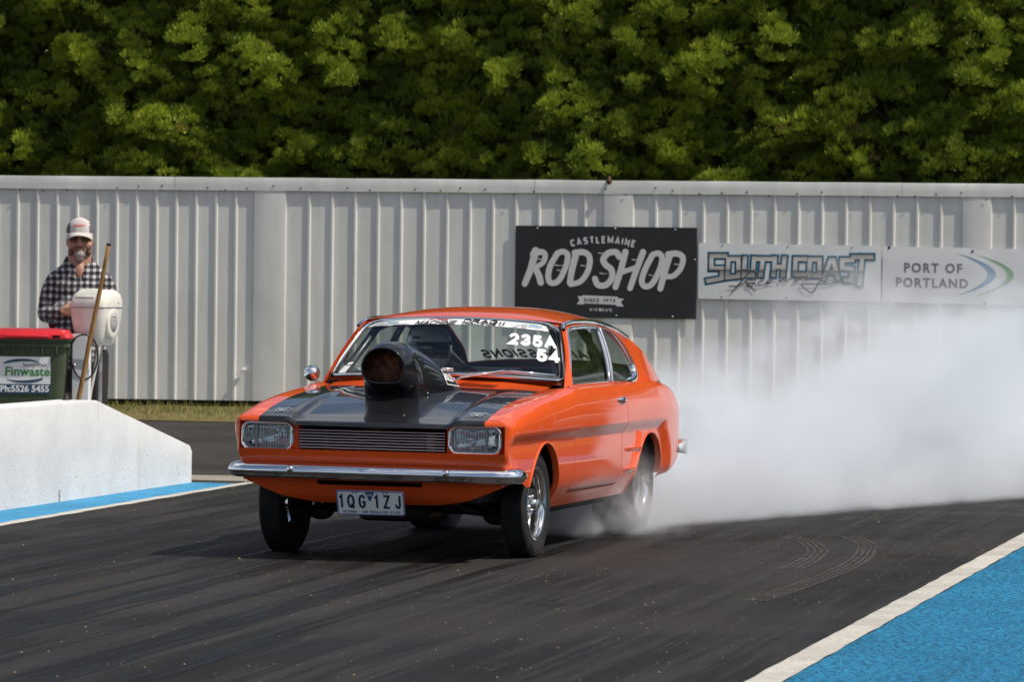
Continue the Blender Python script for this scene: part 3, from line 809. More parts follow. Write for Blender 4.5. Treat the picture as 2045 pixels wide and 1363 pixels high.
# wheel wells and lips
well = MB(); lip = MB()
for A, yo in ((AR_F, .0), (AR_R, .0)):
    pts = []; prev = None
    zz = np.linspace(PI - .33, -.12, 46) if A is AR_F else np.linspace(PI + .12, .22, 46)
    for an in zz:
        s = A[0] + A[2] * math.cos(an); z = A[1] + A[3] * math.sin(an)
        y = float(yC(s) + low_off(np.array(min(z, .634)), 1.0)); 
        if A is AR_F and s < -.2: y = min(y, float(yC(s)) - .02)
        pts.append((s, y, z))
    P = np.array(pts)
    nr = [Vector((-(p[0] - A[0]) / A[2] ** 2, 0, (p[2] - A[1]) / A[3] ** 2)).normalized() for p in pts]
    prof = [(.013, -.003), (.010, .004), (.004, .007), (0, .006), (-.003, 0), (0, -.03)]
    lp = [L(*p) for p in pts]
    V = []
    for p, n in zip(lp, nr):
        V += [(p[0] + n.x * a, p[1] + b, p[2] + n.z * a) for a, b in prof]
    k = len(prof); F = [(i * k + j, i * k + j + 1, (i + 1) * k + j + 1, (i + 1) * k + j) for i in range(len(pts) - 1) for j in range(k - 1)]
    lip.add(V, F)
    Q = P.copy(); Q[:, 1] = .42; Pi = P.copy(); Pi[:, 1] -= .028
    X = np.stack([Pi, Q], 1); X[:, :, 0] *= -1; well.grid(X)
    c = len(X); well.add([L(A[0], .42, A[1])] + [L(*q) for q in Q], [(0, i, i + 1) for i in range(1, len(Q))])

# dark tubes laid in the door seams, standing in for shade in the gaps
sl0 = MB()
for i in (iD0, iD1):
    pts = np.concatenate([LOW[i, SEAM_ROW:], BAND[i, 1:], UP[i, 1:ROW9 + 1]]).copy(); pts[:, 1] += .0035; pts[:, 0] *= -1
    sl0.tube([tuple(p) for p in pts], .0030, 6)
pts = LOW[iD0:iD1 + 1, SEAM_ROW].copy(); pts[:, 1] += .0035; pts[:, 0] *= -1; pts = pts[(np.abs(np.diff(pts[:, 1], prepend=pts[0, 1])) < .02)]
sl0.tube([tuple(p) for p in pts], .0030, 6); sl0.mirror(); cb(sl0, 'door_gap_shade', M['trim_rubber'])
# ---- cowl between bonnet and windscreen, bonnet top
HR = .37
def hood_z(s, y):
    a = np.abs(y); zt = zT(s) - .003
    crown = .016 * (1 - (a / .625) ** 2) * sstep(s, -.75, -.2)
    dip = (.024 * (1 - sstep(s, -.55, .30)) + .003) * (1 - sstep(a, .415, .468))
    return zt + crown - dip
hy = sorted(set([round(float(q), 4) for q in np.concatenate([np.array(ys)[:17], -np.array(ys)[:17]])]))
hy = np.array(hy); hs = np.linspace(0, 1, 40)
H = np.zeros((len(hs), len(hy), 3))
for j, y in enumerate(hy):
    s0 = float(sF(abs(y))) + .045
    s = s0 + (HR - s0) * hs ** 1.15
    zz = hood_z(s, y); z0 = .768 - float(1 - sstep(abs(y), .415, .468)) * .024 - .003
    zz = zz + (z0 - zz[0]) * (1 - hs) ** 6
    H[:, j] = np.stack([-s, np.full_like(s, y), zz], 1)
bon2 = MB(); bon2.v, bon2.f, bon2.mi = list(bon.v), list(bon.f), list(bon.mi)
bon2.mirror(); bon2.grid(H)
# rear edge turned down
E = H[-1]; bon2.grid(np.stack([E, E + np.array([0, 0, -.02])], 0))
cb(bon2, 'bonnet', M['carbon'], merge=.0006, angle=40)
def Wb(t): return np.array([.56 + .14 * t * t, .69 * t, .975 - .027 * t * t])
def Wt(t): return np.array([.985 + .06 * t * t, .562 * t, 1.292 - .028 * t * t])
def WS(t, v, out=0.0):
    p = Wb(t) * (1 - v) + Wt(t) * v
    n = np.array([-.62, .30 * t, .76]); n = n / np.linalg.norm(n)
    p = p + n * (.022 * 4 * v * (1 - v) * (1 - .6 * t * t) + out)
    return L(*p)
cow = np.zeros((12, 29, 3))
for j, y in enumerate(np.linspace(-.625, .625, 29)):
    t = y / .69; e = Wb(t); s0, s1 = HR + .006, e[0] + .02
    zs = float(hood_z(HR, y)) - .002
    for i, q in enumerate(np.linspace(0, 1, 12)): cow[i, j] = L(s0 + (s1 - s0) * q, y, zs + (e[2] - .022 - zs) * (q ** 1.3))
# ---- side of the cabin
def g(s, z):
    return yC(min(max(s, .62), 3.4)) - .103 - .36 * (z - zT(max(s, .62))) + .018 * math.sin(PI * min(1, max(0, (z - .92) / .36))) + .034 * float(sstep(s, 1.9, 2.7)) * (1 - min(1, max(0, (z - float(zT(s))) / .16))) - .02 * float(sstep(s, 2.0, 2.6))
EDGE = [(.60, .90), (.66, .955), (.83, 1.112), (1.0, 1.258), (1.05, 1.272), (1.15, 1.281), (1.3, 1.287), (1.5, 1.288), (1.66, 1.285), (1.85, 1.276), (2.05, 1.257), (2.25, 1.231), (2.47, 1.19), (2.66, 1.141), (2.86, 1.082), (3.0, 1.005), (3.12, .940), (3.25, .885), (3.40, .832), (3.50, .805)]
def zE(s): return cub(s, [e[0] for e in EDGE], [e[1] for e in EDGE])
def yE(s): return g(float(s), float(zE(s)))
eS = np.concatenate([np.linspace(.60, 1.05, 14), np.linspace(1.1, 3.5, 60)])
belt = [(float(s), float(zT(s)) - .004) for s in np.linspace(3.5, .60, 70)]
outline = [(float(s), float(zE(s))) for s in eS] + belt[1:]
DW = [(.765, .935), (.86, 1.035), (1.0, 1.162), (1.085, 1.232), (1.2, 1.246), (1.5, 1.252), (1.80, 1.243), (1.70, .935)]
DW = dense(DW, .06)
QW0 = [(1.762, .935), (1.862, 1.238), (1.95, 1.232), (2.08, 1.208), (2.2, 1.168), (2.29, 1.115), (2.345, 1.062), (2.368, 1.015), (2.352, .975), (2.295, .949), (2.18, .937), (2.0, .933)]
def smooth_loop(lp, n=4, keep=(0, 1)):
    out = []; N = len(lp)
    for i in range(N):
        p0, p1, p2, p3 = (np.array(lp[(i + k) % N]) for k in (-1, 0, 1, 2))
        if i % N in keep: p0 = 2 * p1 - p2
        if (i + 1) % N in keep: p3 = 2 * p2 - p1
        for t in np.linspace(0, 1, n, endpoint=False):
            out.append(tuple(.5 * (2 * p1 + (p2 - p0) * t + (2 * p0 - 5 * p1 + 4 * p2 - p3) * t * t + (3 * p1 - p0 - 3 * p2 + p3) * t ** 3)))
    return out
QW = smooth_loop(QW0, 4)
v, f = panel2d(outline, [DW, QW], lambda s, z: L(s, g(s, z), z), .045)
body.add(v, f)
lin = MB().add([(x, y - .016, z - .004) for x, y, z in v], f)
lin.mirror(); cb(lin, 'cabin_lining', M['interior'])
def sidept(s, z, o=0.0): return L(s, g(s, z) + o, z)
# body behind the quarter: deck, tail
tail = np.stack([np.concatenate([LOW[-1], BAND[-1][1:], UP[-1][1:]])], 0)
tp = tail[0].copy(); tc_ = tp.copy(); tc_[:, 1] = 0; tc_[:, 0] += .02
X = np.stack([tp, tc_], 0); X[:, :, 0] *= -1; body.grid(X)
body.mirror(); nosep_m = nosep
body.grid(cow)
# roof and fastback
zCx, zCy = [.95, 1.0, 1.2, 1.5, 1.8, 2.1, 2.4, 2.7, 3.0, 3.2, 3.4, 3.5], [1.285, 1.298, 1.33, 1.354, 1.358, 1.340, 1.290, 1.190, 1.045, .955, .865, .835]
uu = np.concatenate([np.linspace(-1, -.86, 7), np.linspace(-.80, .80, 23), np.linspace(.86, 1, 7)])
rr = np.concatenate([np.linspace(0, 1.32, 32), np.linspace(1.34, 2.06, 16), np.linspace(2.1, 2.52, 9)])   # metres behind the header
RF = np.zeros((len(rr), len(uu), 3))
for i, q in enumerate(rr):
    for j, u in enumerate(uu):
        s = .985 + .06 * u * u + .004 + q * (2.50 - .06 * u * u) / 2.52
        ze, zc = float(zE(s)), float(cub(s, zCx, zCy))
        k = (1 - abs(u) ** 2.6)
        y = yE(s) * u
        RF[i, j] = L(s, y, ze + (zc - ze) * k)
iB0, iB1 = 32, 47
jb = [j for j in range(len(uu)) if abs(uu[j]) <= .801]; j0, j1 = jb[0], jb[-1]
body.grid(RF[:iB0 + 1]); body.grid(RF[iB1:]); body.grid(RF[iB0:iB1 + 1, :j0 + 1]); body.grid(RF[iB0:iB1 + 1, j1:])
# windscreen surround
GW = rrect(-.985, .025, .985, .972, (.05, .17, .17, .05), (.06, .16, .16, .06), 7)
v, f = panel2d(rrect(-1.055, -.05, 1.055, 1.035, .05, .05, 3), [dense(GW, .1)], lambda t, w: WS(t, w, -.004), (.12, .1))
body.add(v, f)
cb(body, 'body_shell', M['paint'], merge=.0006, angle=46)
nosep.f = nosep.f
cb(nosep, 'nose_panel', M['paint'], angle=30)
lip.mirror(); well.mirror()
cb(lip, 'wheel_arch_lip', M['paint'])
cb(well, 'wheel_well', M['dark'])
for sd in (1, -1):
    d = MB(); d.v = [(x, y * sd, z) for x, y, z in door.v]; d.f = [q if sd > 0 else q[::-1] for q in door.f]; d.mi = door.mi
    do = cb(d, 'door', M['paint'], angle=46)
    hd = MB(); hx, hz = -1.60, .832
    hyy = .792
    hd.tube([(hx + .075, sd * (hyy - .02), hz), (hx + .07, sd * (hyy + .012), hz + .002), (hx, sd * (hyy + .018), hz + .004), (hx - .045, sd * (hyy + .014), hz + .004)], [.010, .011, .013, .013], 8)
    hd.lathe([(.0, .012), (.017, .012), (.02, .0), (.018, -.02)], 16, 'y', (hx - .06, sd * (hyy + .006), hz))
    hd.build('handle', M['chrome'], do)
    gl = MB(); v, f = panel2d(DW, [], lambda s, z: L(s, sd * (g(s, z) - .010), z), .09); gl.add(v, f); cb(gl, 'door_window', M['side_glass'])
    gl = MB(); v, f = panel2d(QW, [], lambda s, z: L(s, sd * (g(s, z) - .010), z), .09); gl.add(v, f); qw = cb(gl, 'quarter_window', M['side_glass'])
    tr = MB()
    nn = Vector((0, sd, .25)).normalized()
    def ring(lp, prof): tr.ribbon([L(s, sd * (g(s, z) + .001), z) for s, z in lp], prof, [nn] * len(lp), True)
    pc = [(-.012, -.011), (.004, -.009), (.008, 0), (.004, .009), (-.012, .011)]
    ring(DW, pc)
    # the broad bright moulding follows the round of the quarter glass
    k = len(QW)
    V = []
    pr = [(-.012, -.30), (.004, -.22), (.010, .10), (.008, .55), (-.003, 1.0)]
    cs = np.mean(np.array(QW), 0)
    for (s, z) in QW:
        wd = .014 + .026 * float(sstep(s, 2.0, 2.3)) * float(1 - .4 * sstep(z, 1.0, 1.15))
        d = np.array([s - cs[0], (z - cs[1]) * 1.2]); d = d / np.linalg.norm(d)
        for a, b in pr:
            ss, z_ = s + d[0] * b * wd, z + d[1] * b * wd
            V.append(L(ss, sd * (g(ss, z_) + .002 + a), z_))
    m = len(pr); tr.add(V, [(i * m + q, i * m + q + 1, ((i + 1) % k) * m + q + 1, ((i + 1) % k) * m + q) for i in range(k) for q in range(m - 1)])
    # B pillar strip
    tr.ribbon([L(1.735 + (1.838 - 1.735) * t, sd * (g(1.78, .935 + .305 * t) + .004), .935 + .305 * t) for t in np.linspace(0, 1, 8)], [(0, -.007), (.007, -.006), (.007, .006), (0, .007)], [nn] * 8)
    # belt moulding
    cb(tr, 'window_moulding', M['chrome'])
    gt = MB()
    gs = np.concatenate([np.linspace(.97, 1.1, 6), np.linspace(1.15, 2.47, 26)])
    gp_ = [(-s, sd * (yE(s) + .012), float(zE(s)) - .006) for s in gs]
    gt.ribbon(gp_, [(-.01, -.012), (.006, -.012), (.012, 0), (.006, .010), (-.01, .010)], [Vector((0, sd, .4))] * len(gp_))
    cb(gt, 'drip_rail', M['chrome'])
for sd in (1, -1):
    bb_ = MB(); bb_.ribbon([L(1.672 + (1.775 - 1.672) * t, sd * (g(1.72, .938 + .300 * t) - .004), .938 + .300 * t) for t in np.linspace(0, 1, 8)], [(0, -.022), (.002, 0), (0, .022)], [Vector((0, sd, .25)).normalized()] * 8)
    cb(bb_, 'pillar_blade', M['trim_rubber'])
# ---- windscreen
v, f = panel2d(dense(GW, .08), [], lambda t, w: WS(t, w, -.002), (.1, .08))
ws = cb(MB().add(v, f), 'windscreen', M['glass'])
GWd = dense(GW, .06)
wn = Vector((.62, 0, .76)).normalized()
tr = MB(); tr.ribbon([WS(t, w, .002) for t, w in GWd], [(-.004, -.002), (.007, .002), (.009, .008), (.005, .015), (-.004, .017)], [wn] * len(GWd), True)
cb(tr, 'windscreen_trim', M['chrome'])
def inset(lp, d, sx, sy):
    c = (0, .5); out = []
    for t, w in lp: out.append((t * (1 - d / sx), .5 + (w - .5) * (1 - 2 * d / sy)))
    return out
tr = MB(); I1 = inset(GWd, .020, .62, .55); V = [WS(t, w, .001) for t, w in GWd] + [WS(t, w, .0015) for t, w in I1]; n = len(GWd)
tr.add(V, [(i, (i + 1) % n, n + (i + 1) % n, n + i) for i in range(n)]); cb(tr, 'windscreen_seal', M['trim_rubber'])
# rear window
rw = MB(); Bg = RF[iB0:iB1 + 1, j0:j1 + 1].copy(); Bg[:, :, 2] -= .006; rw.grid(Bg); rwin = cb(rw, 'rear_window', M['glass'])
# mirrored shop lettering on the rear glass
def back(u, s, dn=.004):
    # u across (m), s along; position on the fastback glass
    ze, zc = float(zE(s)), float(cub(s, zCx, zCy)); ue = u / yE(s)
    return L(s, u, ze + (zc - ze) * (1 - abs(ue) ** 2.6) - .006 + dn)
V, F = stroke_text('TRANSMISSIONS', .115, .24, .16, .9, .25)
V, F = subdiv_flat(V, F, .06)
# as read from behind the car: x runs to the car's right seen from the rear
xm = max(p[0] for p in V)
kx_ = .80 / (2 * xm); mb = MB().add([back(-.415 + (xm - x) * kx_, 2.955 - y * .95, .004) for x, y, k in V], F); mb.build('lettering', M['black_print'], rwin)

# ---- windscreen banner, numbers, labels
def wsflat(V, F, t0, v0, sx=.60, sy=.325, out=.003, zk=1.0):
    V, F = subdiv_flat(V, F, .05)
    return [WS(t0 + p[0] / sx, v0 + p[1] / sy, out + p[2] * zk) for p in V], F
bl = dense([(-.955, .862), (.885, .838), (.865, .925), (.80, .958), (.4, .967), (0, .97), (-.4, .967), (-.80, .955), (-.895, .93)], .08)
v, f = panel2d(bl, [], lambda t, w: WS(t, w, .0025), (.1, .04))
ban = cb(MB().add(v, f), 'sun_strip', M['white_print'])
def onban(txt, h, w, gap, xs, sh, t0, v0, mat, ext=None, par=None):
    V, F = stroke_text(txt, h, w, gap, xs, sh, ext=ext); v, f = wsflat(V, F, t0, v0, out=.0034)
    return MB().add(v, f).build('lettering', mat, par if par is not None else ban, smooth=False)
onban('MACHINE', .031, .24, .14, 1.22, .35, -.235, .885, M['black_print'], 1)
onban('STREET', .013, .24, .12, 2.2, .6, -.20, .955, M['red_print'], 1)
onban('DRAG', .027, .28, .12, 2.1, .35, .215, .925, M['black_print'], 1)
onban('CHALLENGE', .015, .24, .12, 1.75, .35, .205, .872, M['black_print'], 1)
for dx in (0, .022):
    v, f = stroke_poly([(.405 * .6 + dx, .875 * .555), (.405 * .6 + dx + .008, .94 * .555)], .010)
    MB().add([WS(x / .6, y / .555, .0034) for x, y in v], f).build('lettering', M['black_print'], ban, smooth=False)
for t0 in (-.76, .70):
    onban('KIRK', .014, .16, .25, 1.3, .2, t0 - .07, .907, M['grey_print'])
    onban('GROUP', .013, .2, .2, 1.2, .2, t0 + .06, .907, M['blue_print'])
    onban('HEAT TREATMENT PRODUCTS', .007, .18, .25, .9, 0, t0, .880, M['grey_print'])
    pl = [(t0 + .02 + .085 * math.cos(a), .918 + .018 * math.sin(a)) for a in np.linspace(.2, 2.9, 12)]
    v, f = stroke_poly([(p[0] * .6, p[1] * .555) for p in pl], .005)
    MB().add([WS(x / .6, y / .555, .0034) for x, y in v], f).build('lettering', M['blue_print'], ban, smooth=False)
num = MB()
for txt, t0, v0 in (('235A', .735, .635), ('54', .872, .395)):
    V, F = stroke_text(txt, .070, .25, .13, .86, 0, ext=.6); v, f = wsflat(V, F, t0, v0); num.add(v, f)
cb(num, 'race_number', M['white_print'], smooth=False)
lb = MB()
for q in ([(-.93, .045), (-.86, .045), (-.845, .16), (-.905, .16)], [(-.895, .175), (-.84, .175), (-.835, .215), (-.88, .215)]):
    v, f = panel2d(dense(q, .05), [], lambda t, w: WS(t, w, .003), .06); lb.add(v, f)
cb(lb, 'windscreen_label', M['white_print'])

# ---- bonnet scoop
scs = [-.27, -.255, -.22, -.18, -.155, -.145, -.135, -.125, -.06, 0, .1, .2, .3, .38, .44, .465]
def scp(s):
    return dict(z0=cub(s, [-.27, -.22, -.155, -.125, 0, .46], [.935, .915, .880, .70, .70, .70]), z1=cub(s, [-.27, -.22, -.16, -.1, 0, .1, .2, .3, .4, .465], [1.138, 1.158, 1.168, 1.168, 1.153, 1.118, 1.07, 1.017, .955, .905]),
                w=cub(s, [-.27, -.22, -.16, 0, .2, .35, .465], [.122, .138, .148, .162, .196, .212, .195]), yc=cub(s, [-.27, -.05, .1, .2, .4], [-.085, -.070, -.040, -.018, .005]))
def sc_ring(s, n=40, k=0.0):
    q = scp(s); z0, z1, w, yc = float(q['z0']), float(q['z1']), float(q['w']), float(q['yc']); out = []
    for i in range(n):
        a = 2 * PI * i / n; c, sn = math.cos(a), math.sin(a)
        wid = w * (1 - .24 * max(0, sn)) * 1.03
        e = 2 / (2.5 if sn > 0 else 3.2)
        y = (wid - k) * abs(c) ** e * (1 if c > 0 else -1); z = (z0 + z1) / 2 + ((z1 - z0) / 2 - k) * abs(sn) ** e * (1 if sn > 0 else -1)
        tilt = (z - 1.03) * .12 * (1 - float(sstep(s, -.27, -.05)))
        out.append(L(s - tilt, yc + y, z))
    return out
sc = MB(); rings = [sc_ring(s) for s in scs]; rings = np.array(rings + [])
rings = np.concatenate([rings, rings[:, :1]], 1)
sc.grid(rings, flip=True)
lastr = list(map(tuple, rings[-1][:-1])); sc.add(lastr, [tuple(range(len(lastr)))])
neck = [(-.135, .075), (-.145, .0), (-.145, -.085), (-.145, -.17), (-.135, -.235)]
inr = np.array(sc_ring(-.268, k=.012)); inr2 = np.array(sc_ring(-.15, k=.02)); m0 = rings[0]
sc.grid(np.stack([m0, np.concatenate([inr, inr[:1]])], 0)); sc.grid(np.stack([np.concatenate([inr, inr[:1]]), np.concatenate([inr2, inr2[:1]])], 0))
scoop = cb(sc, 'bonnet_scoop', M['black_gloss'], merge=.0004, angle=50)
rimt = MB(); rimt.tube([tuple(p) for p in (m0[:-1] + inr) / 2], .0075, 8, True); rimt.build('intake_rim', M['black_gloss'], scoop)
ft = NT('intake_foam'); fo = ft.obj(); ft.p(col=ft.mix(ft.rng(ft.noise(fo, 26, 5, .7), .35, .7), (.05, .014, .008), (.24, .075, .04)), rough=.9); ft.bump(ft.noise(fo, 240, 2), .6, .004); M['foam'] = ft.m
fm = MB(); cc = np.mean(inr2, 0) - np.array([-.02, 0, 0]); half = [tuple(cc + (np.array(p) - cc) * .55 + np.array([.012, 0, 0])) for p in inr2]
n = len(inr2); fm.add([tuple(cc + np.array([.016, 0, 0]))] + half + [tuple(p) for p in inr2], [(0, 1 + i, 1 + (i + 1) % n) for i in range(n)] + [(1 + i, 1 + n + i, 1 + n + (i + 1) % n, 1 + (i + 1) % n) for i in range(n)])
fm.build('intake_filter', M['foam'], scoop)
def sc_side(s, z, o=.002):
    q = scp(s); z0, z1, w, yc = (float(q[k]) for k in ('z0', 'z1', 'w', 'yc')); sn = abs((z - (z0 + z1) / 2) / ((z1 - z0) / 2)); sg = (z - (z0 + z1) / 2) > 0
    sn = min(.999, sn); u = sn ** 2.5; snr = sn ** (2.5 / 2)
    wid = w * 1.03 * (1 - .24 * (snr if sg else 0)); return L(s, yc + wid * (1 - u) ** (1 / 2.5) + o, z)
stk = MB()
fr = rrect(.145, .925, .290, 1.010, .004, .004, 2); fi = rrect(.149, .929, .286, 1.006, .003, .003, 2)
shx = lambda s, z: (s, z - .10 * (s - .22))
v, f = panel2d(dense(fr, .03), [dense(fi, .03)], lambda s, z: sc_side(*shx(s, z), .0025), .02); stk.add(v, f)
sti = stk.build('maker_sticker', M['white_print'], scoop, smooth=False)
V, F = stroke_text('Holley'.upper(), .040, .2, .12, .62, .1, ext=1); V, F = subdiv_flat(V, F, .03)
MB().add([sc_side(*shx(.192 + x * .62, .968 + y), .003 + k) for x, y, k in V], F).build('lettering', M['white_print'], scoop, smooth=False)
V, F = stroke_text('EFI', .040, .22, .12, .6, .1, ext=1); V, F = subdiv_flat(V, F, .03)
MB().add([sc_side(*shx(.260 + x * .7, .973 + y), .003 + k) for x, y, k in V], F).build('lettering', M['red_print'], scoop, smooth=False)
sb = MB()
for (s, z) in ((-.03, .885), (.12, .885)): sb.lathe([(.0, .004), (.006, .003), (.008, 0)], 10, 'y', tuple(np.array(sc_side(s, z)) + np.array([0, .002, 0])))
sb.build('rivet', M['steel'], scoop)
# ---- bonnet emblems (a small ram's-head badge over a bar of lettering)
for sd in (1, -1):
    bd = MB(); s0, y0 = -.60, sd * .545
    def onh(x, y, dz=.004): return L(s0 - y, y0 + x, float(hood_z(s0 - y, y0 + x)) + dz)
    shapes = [[(-.012, .03), (0, .055), (.012, .03), (.006, .012), (-.006, .012)], ]
    for shp in shapes: bd.add([onh(*p) for p in shp], [tuple(range(len(shp)))])
    for sx in (1, -1):
        pl = [(sx * (.016 + .012 * math.cos(a)), .035 + .018 * math.sin(a)) for a in np.linspace(-2.2, 2.2, 9)]
        v, f = stroke_poly(pl, .006); bd.add([onh(*p, .0042) for p in v], f)
    for k in range(7):
        v, f = stroke_poly([(-.034 + .010 * k, -.010), (-.030 + .010 * k, .006)], .0045); bd.add([onh(*p, .0044) for p in v], f)
    v, f = stroke_poly([(-.05, .012), (-.02, -.018), (.03, -.020), (.055, .01)], .006); bd.add([onh(*p, .004) for p in v], f)
    cb(bd, 'bonnet_badge', M['silver_print'], smooth=False)

# ---- headlights
M['reflector'] = simple('lamp_reflector', (.80, .81, .82), .16, metal=1, bump=.3, bscale=24, bdist=.01)
def ribbed():
    t = NT('ribbed_lens'); o = t.obj(); s = t.n('SeparateXYZ'); lnk(t.t, o, s.inputs[0])
    w = t.math('SINE', t.math('MULTIPLY', s.outputs[1], 430.0)); f = t.rng(t.math('ADD', w, t.math('MULTIPLY', t.noise(o, 30, 3), 1.6)), -.3, 2.0, .08, .50)  # pale stripes painted into the lens for the gleam on its flutes
    tr = t.n('BsdfTransparent'); tr.inputs[0].default_value = (.86, .89, .9, 1); p = t.b; t.p(col=(.62, .65, .66), rough=.12, spec=.8)
    mx = t.n('MixShader'); lnk(t.t, f, mx.inputs[0]); lnk(t.t, tr.outputs[0], mx.inputs[1]); lnk(t.t, p.outputs[0], mx.inputs[2]); lnk(t.t, mx.outputs[0], t.out.inputs['Surface']); return t.m
M['ribbed'] = ribbed()
for sd in (1, -1):
    hl = body_part(empty('headlight', L(-.735, sd * .575, .661), parent=car))
    yi, yo = -.136, .136
    def rr_(x0, x1, y0, y1, r, n=5): return rrect(x0, y0, x1, y1, r, r, n)
    op = rr_(-.136, .136, -.070, .070, .038)
    bz = MB(); pts = [(0.016, p[0], p[1]) for p in op]
    bz.ribbon(pts, [(-.035, .012), (.006, .010), (.012, .003), (.010, -.004), (-.03, -.010)], [Vector((1, 0, 0))] * len(pts), True)
    bz.build('bezel', M['chrome'], hl)
    # reflector bowl
    bw = MB(); X = []
    for k, (sc_, d) in enumerate(((1.0, .008), (.93, -.004), (.90, -.02), (.7, -.045), (.4, -.058), (.0, -.06))):
        X.append([(d, p[0] * sc_, p[1] * sc_) for p in op + op[:1]])
    bw.grid(X); bw.build('reflector', M['reflector'], hl)
    # black gasket and the divider between lamp and indicator
    dv = MB(); yd = sd * .062
    dv.bbox((.010, yd, 0), (.014, .016, .128), .003)
    gk = rr_(-.128, .128, -.062, .062, .034); dv.ribbon([(.010, p[0], p[1]) for p in gk], [(.004, .012), (.004, -.003), (-.02, -.003)], [Vector((1, 0, 0))] * len(gk), True)
    dv.build('gasket', M['grey_print'], hl)
    # ribbed lens of the main lamp, clear lens of the indicator
    a, b = (-.124, .050) if sd > 0 else (-.050, .124)
    ln = MB(); ny = 70; gz = np.linspace(-.058, .058, 14); X = []
    for i, y in enumerate(np.linspace(a, b, ny)):
        X.append([(.016 - .5 * (y - (a + b) / 2) ** 2 - 1.2 * z * z + (.0012 if i % 2 else 0) * (1 if abs(y - (a + b) / 2) < .075 else 0), y, z) for z in gz])
    ln.grid(X); ln.build('lens', M['ribbed'], hl)
    bulb = MB(); bulb.lathe([(.0, .016), (.014, .014), (.020, .0), (.022, -.02)], 16, 'x', (-.028, (a + b) / 2, 0)); bulb.build('bulb_shield', M['chrome'], hl)
    c, d = (.074, .124) if sd > 0 else (-.124, -.074)
    il = MB(); X = [[(.014 - 1.2 * z * z - (2.2 * (y - (c + d) / 2) ** 2), y, z) for z in gz] for y in np.linspace(c, d, 10)]; il.grid(X); il.build('indicator_lens', M['lens'], hl)
    ib = MB()
    for z in (.036, -.036): ib.lathe([(.0, .022), (.006, .021), (.007, .0)], 10, 'x', (-.008, (c + d) / 2, z))
    ib.build('screw', M['dark'], hl)
# ---- grille
M['slat'] = simple('slat_grey', (.50, .50, .51), .3, metal=.25)
gr = body_part(empty('grille', L(-.70, 0, .648), parent=car))
for k in range(7):
    z = .047 - .0155 * k; mb = MB(); n = 15
    pts = [(.0 + .045 * 0 + (.70 - (-float(sF(abs(y))) - .052)) * -1, y, z + random.uniform(-.0007, .0007)) for y in np.linspace(-.405, .405, n)]
    mb.ribbon(pts, [(-.006, -.0035), (.004, -.0028), (.005, 0), (.004, .0028), (-.006, .0035)], [Vector((1, 0, 0))] * n)
    mb.build('slat', M['slat'], gr)
for y in (-.26, -.085, .09, .27):
    mb = MB().box((.010, y, 0), (.006, .006, .118)); mb.build('slat_bracket', M['under'], gr)
rd = MB().box((-.05, 0, -.0), (.01, .80, .13)); rd.build('radiator', M['dark'], gr)
tk_ = MB().bbox((-.025, .315, -.005), (.03, .045, .105), .004); tk_.build('coolant_bottle', M['grey_print'], gr)
# ---- front bumper
bm_pts = [(float(cub(t, [0, .3, .6, .72, .79, .815, .815], [-.825, -.818, -.795, -.772, -.735, -.69, -.69])), t) for t in ()]
ctrl = [(-.822, 0), (-.820, .15), (-.815, .3), (-.806, .45), (-.792, .60), (-.775, .70), (-.750, .765), (-.715, .798), (-.67, .812), (-.60, .818), (-.54, .818)]
cd = np.array(ctrl); tt_ = np.linspace(0, len(cd) - 1, 50)
bp = np.stack([cub(tt_, np.arange(len(cd)), cd[:, 0]), cub(tt_, np.arange(len(cd)), cd[:, 1])], 1)
def bprof(e): return [(-.06, .516 - .012 * e), (-.042, .519 - .012 * e), (-.026, .516 - .011 * e), (-.012, .509 - .010 * e), (-.001, .499 - .008 * e), (.006, .488 - .004 * e), (.009, .477), (.009, .468), (.002, .463), (-.002, .459), (-.006, .450), (-.014, .440), (-.03, .434), (-.05, .436)]
bX = []
full = np.concatenate([bp[::-1] * np.array([1, -1]), bp[1:]])
for i in range(len(full)):
    p = full[i]; a = full[max(0, i - 1)]; b = full[min(len(full) - 1, i + 1)]; t = b - a; t = t / np.linalg.norm(t); nrm = np.array([-t[1], t[0]])
    e = max(0, (abs(i - 49) - 40) / 9)
    kink = .004 * math.exp(-((p[1]) / .02) ** 2)
    bX.append([L(p[0] + nrm[0] * (o - .03 * e * e) - kink, p[1] + nrm[1] * (o - .03 * e * e), z - .004 * (1 if p[1] < -.02 else 0) * 0) for o, z in bprof(e)])
bmp = MB().grid(bX); bm_o = cb(bmp, 'front_bumper', M['chrome_wavy'])
for y in (-.43, .43):
    mb = MB(); mb.lathe([(0, .012), (.013, .010), (.019, .002), (.021, -.004)], 16, 'x', (.806 + .010, y, .487)); mb.build('bumper_bolt', M['chrome'], bm_o)
# rear bumper end seen behind the smoke
rb = MB(); rc = [(3.26, .755), (3.33, .765), (3.42, .752), (3.50, .715), (3.56, .62), (3.575, .3), (3.575, 0)]
X = []
for i, p in enumerate(rc):
    a = np.array(rc[max(0, i - 1)]); b = np.array(rc[min(len(rc) - 1, i + 1)]); t = (b - a) / np.linalg.norm(b - a); nrm = np.array([-t[1], t[0]]) * -1
    tp_ = (.35, .75, 1, 1, 1, 1, 1)[i]
    X.append([L(p[0] + (nrm[0]) * -o * tp_, p[1] + (nrm[1]) * -o * tp_, .503 + (z - .503) * tp_) for o, z in ((.035, .458), (.005, .46), (-.010, .485), (-.016, .51), (-.012, .53), (.005, .545), (.035, .547), (.035, .458))])
rb.grid(X); rb.mirror(); cb(rb, 'rear_bumper', simple('satin_chrome', (.80, .80, .80), .38, metal=.75))
tl = MB(); tl.bbox(L(3.525, .50, .66), (.03, .2, .09), .01); tl.bbox(L(3.525, -.50, .66), (.03, .2, .09), .01); cb(tl, 'tail_light', M['red_print'])
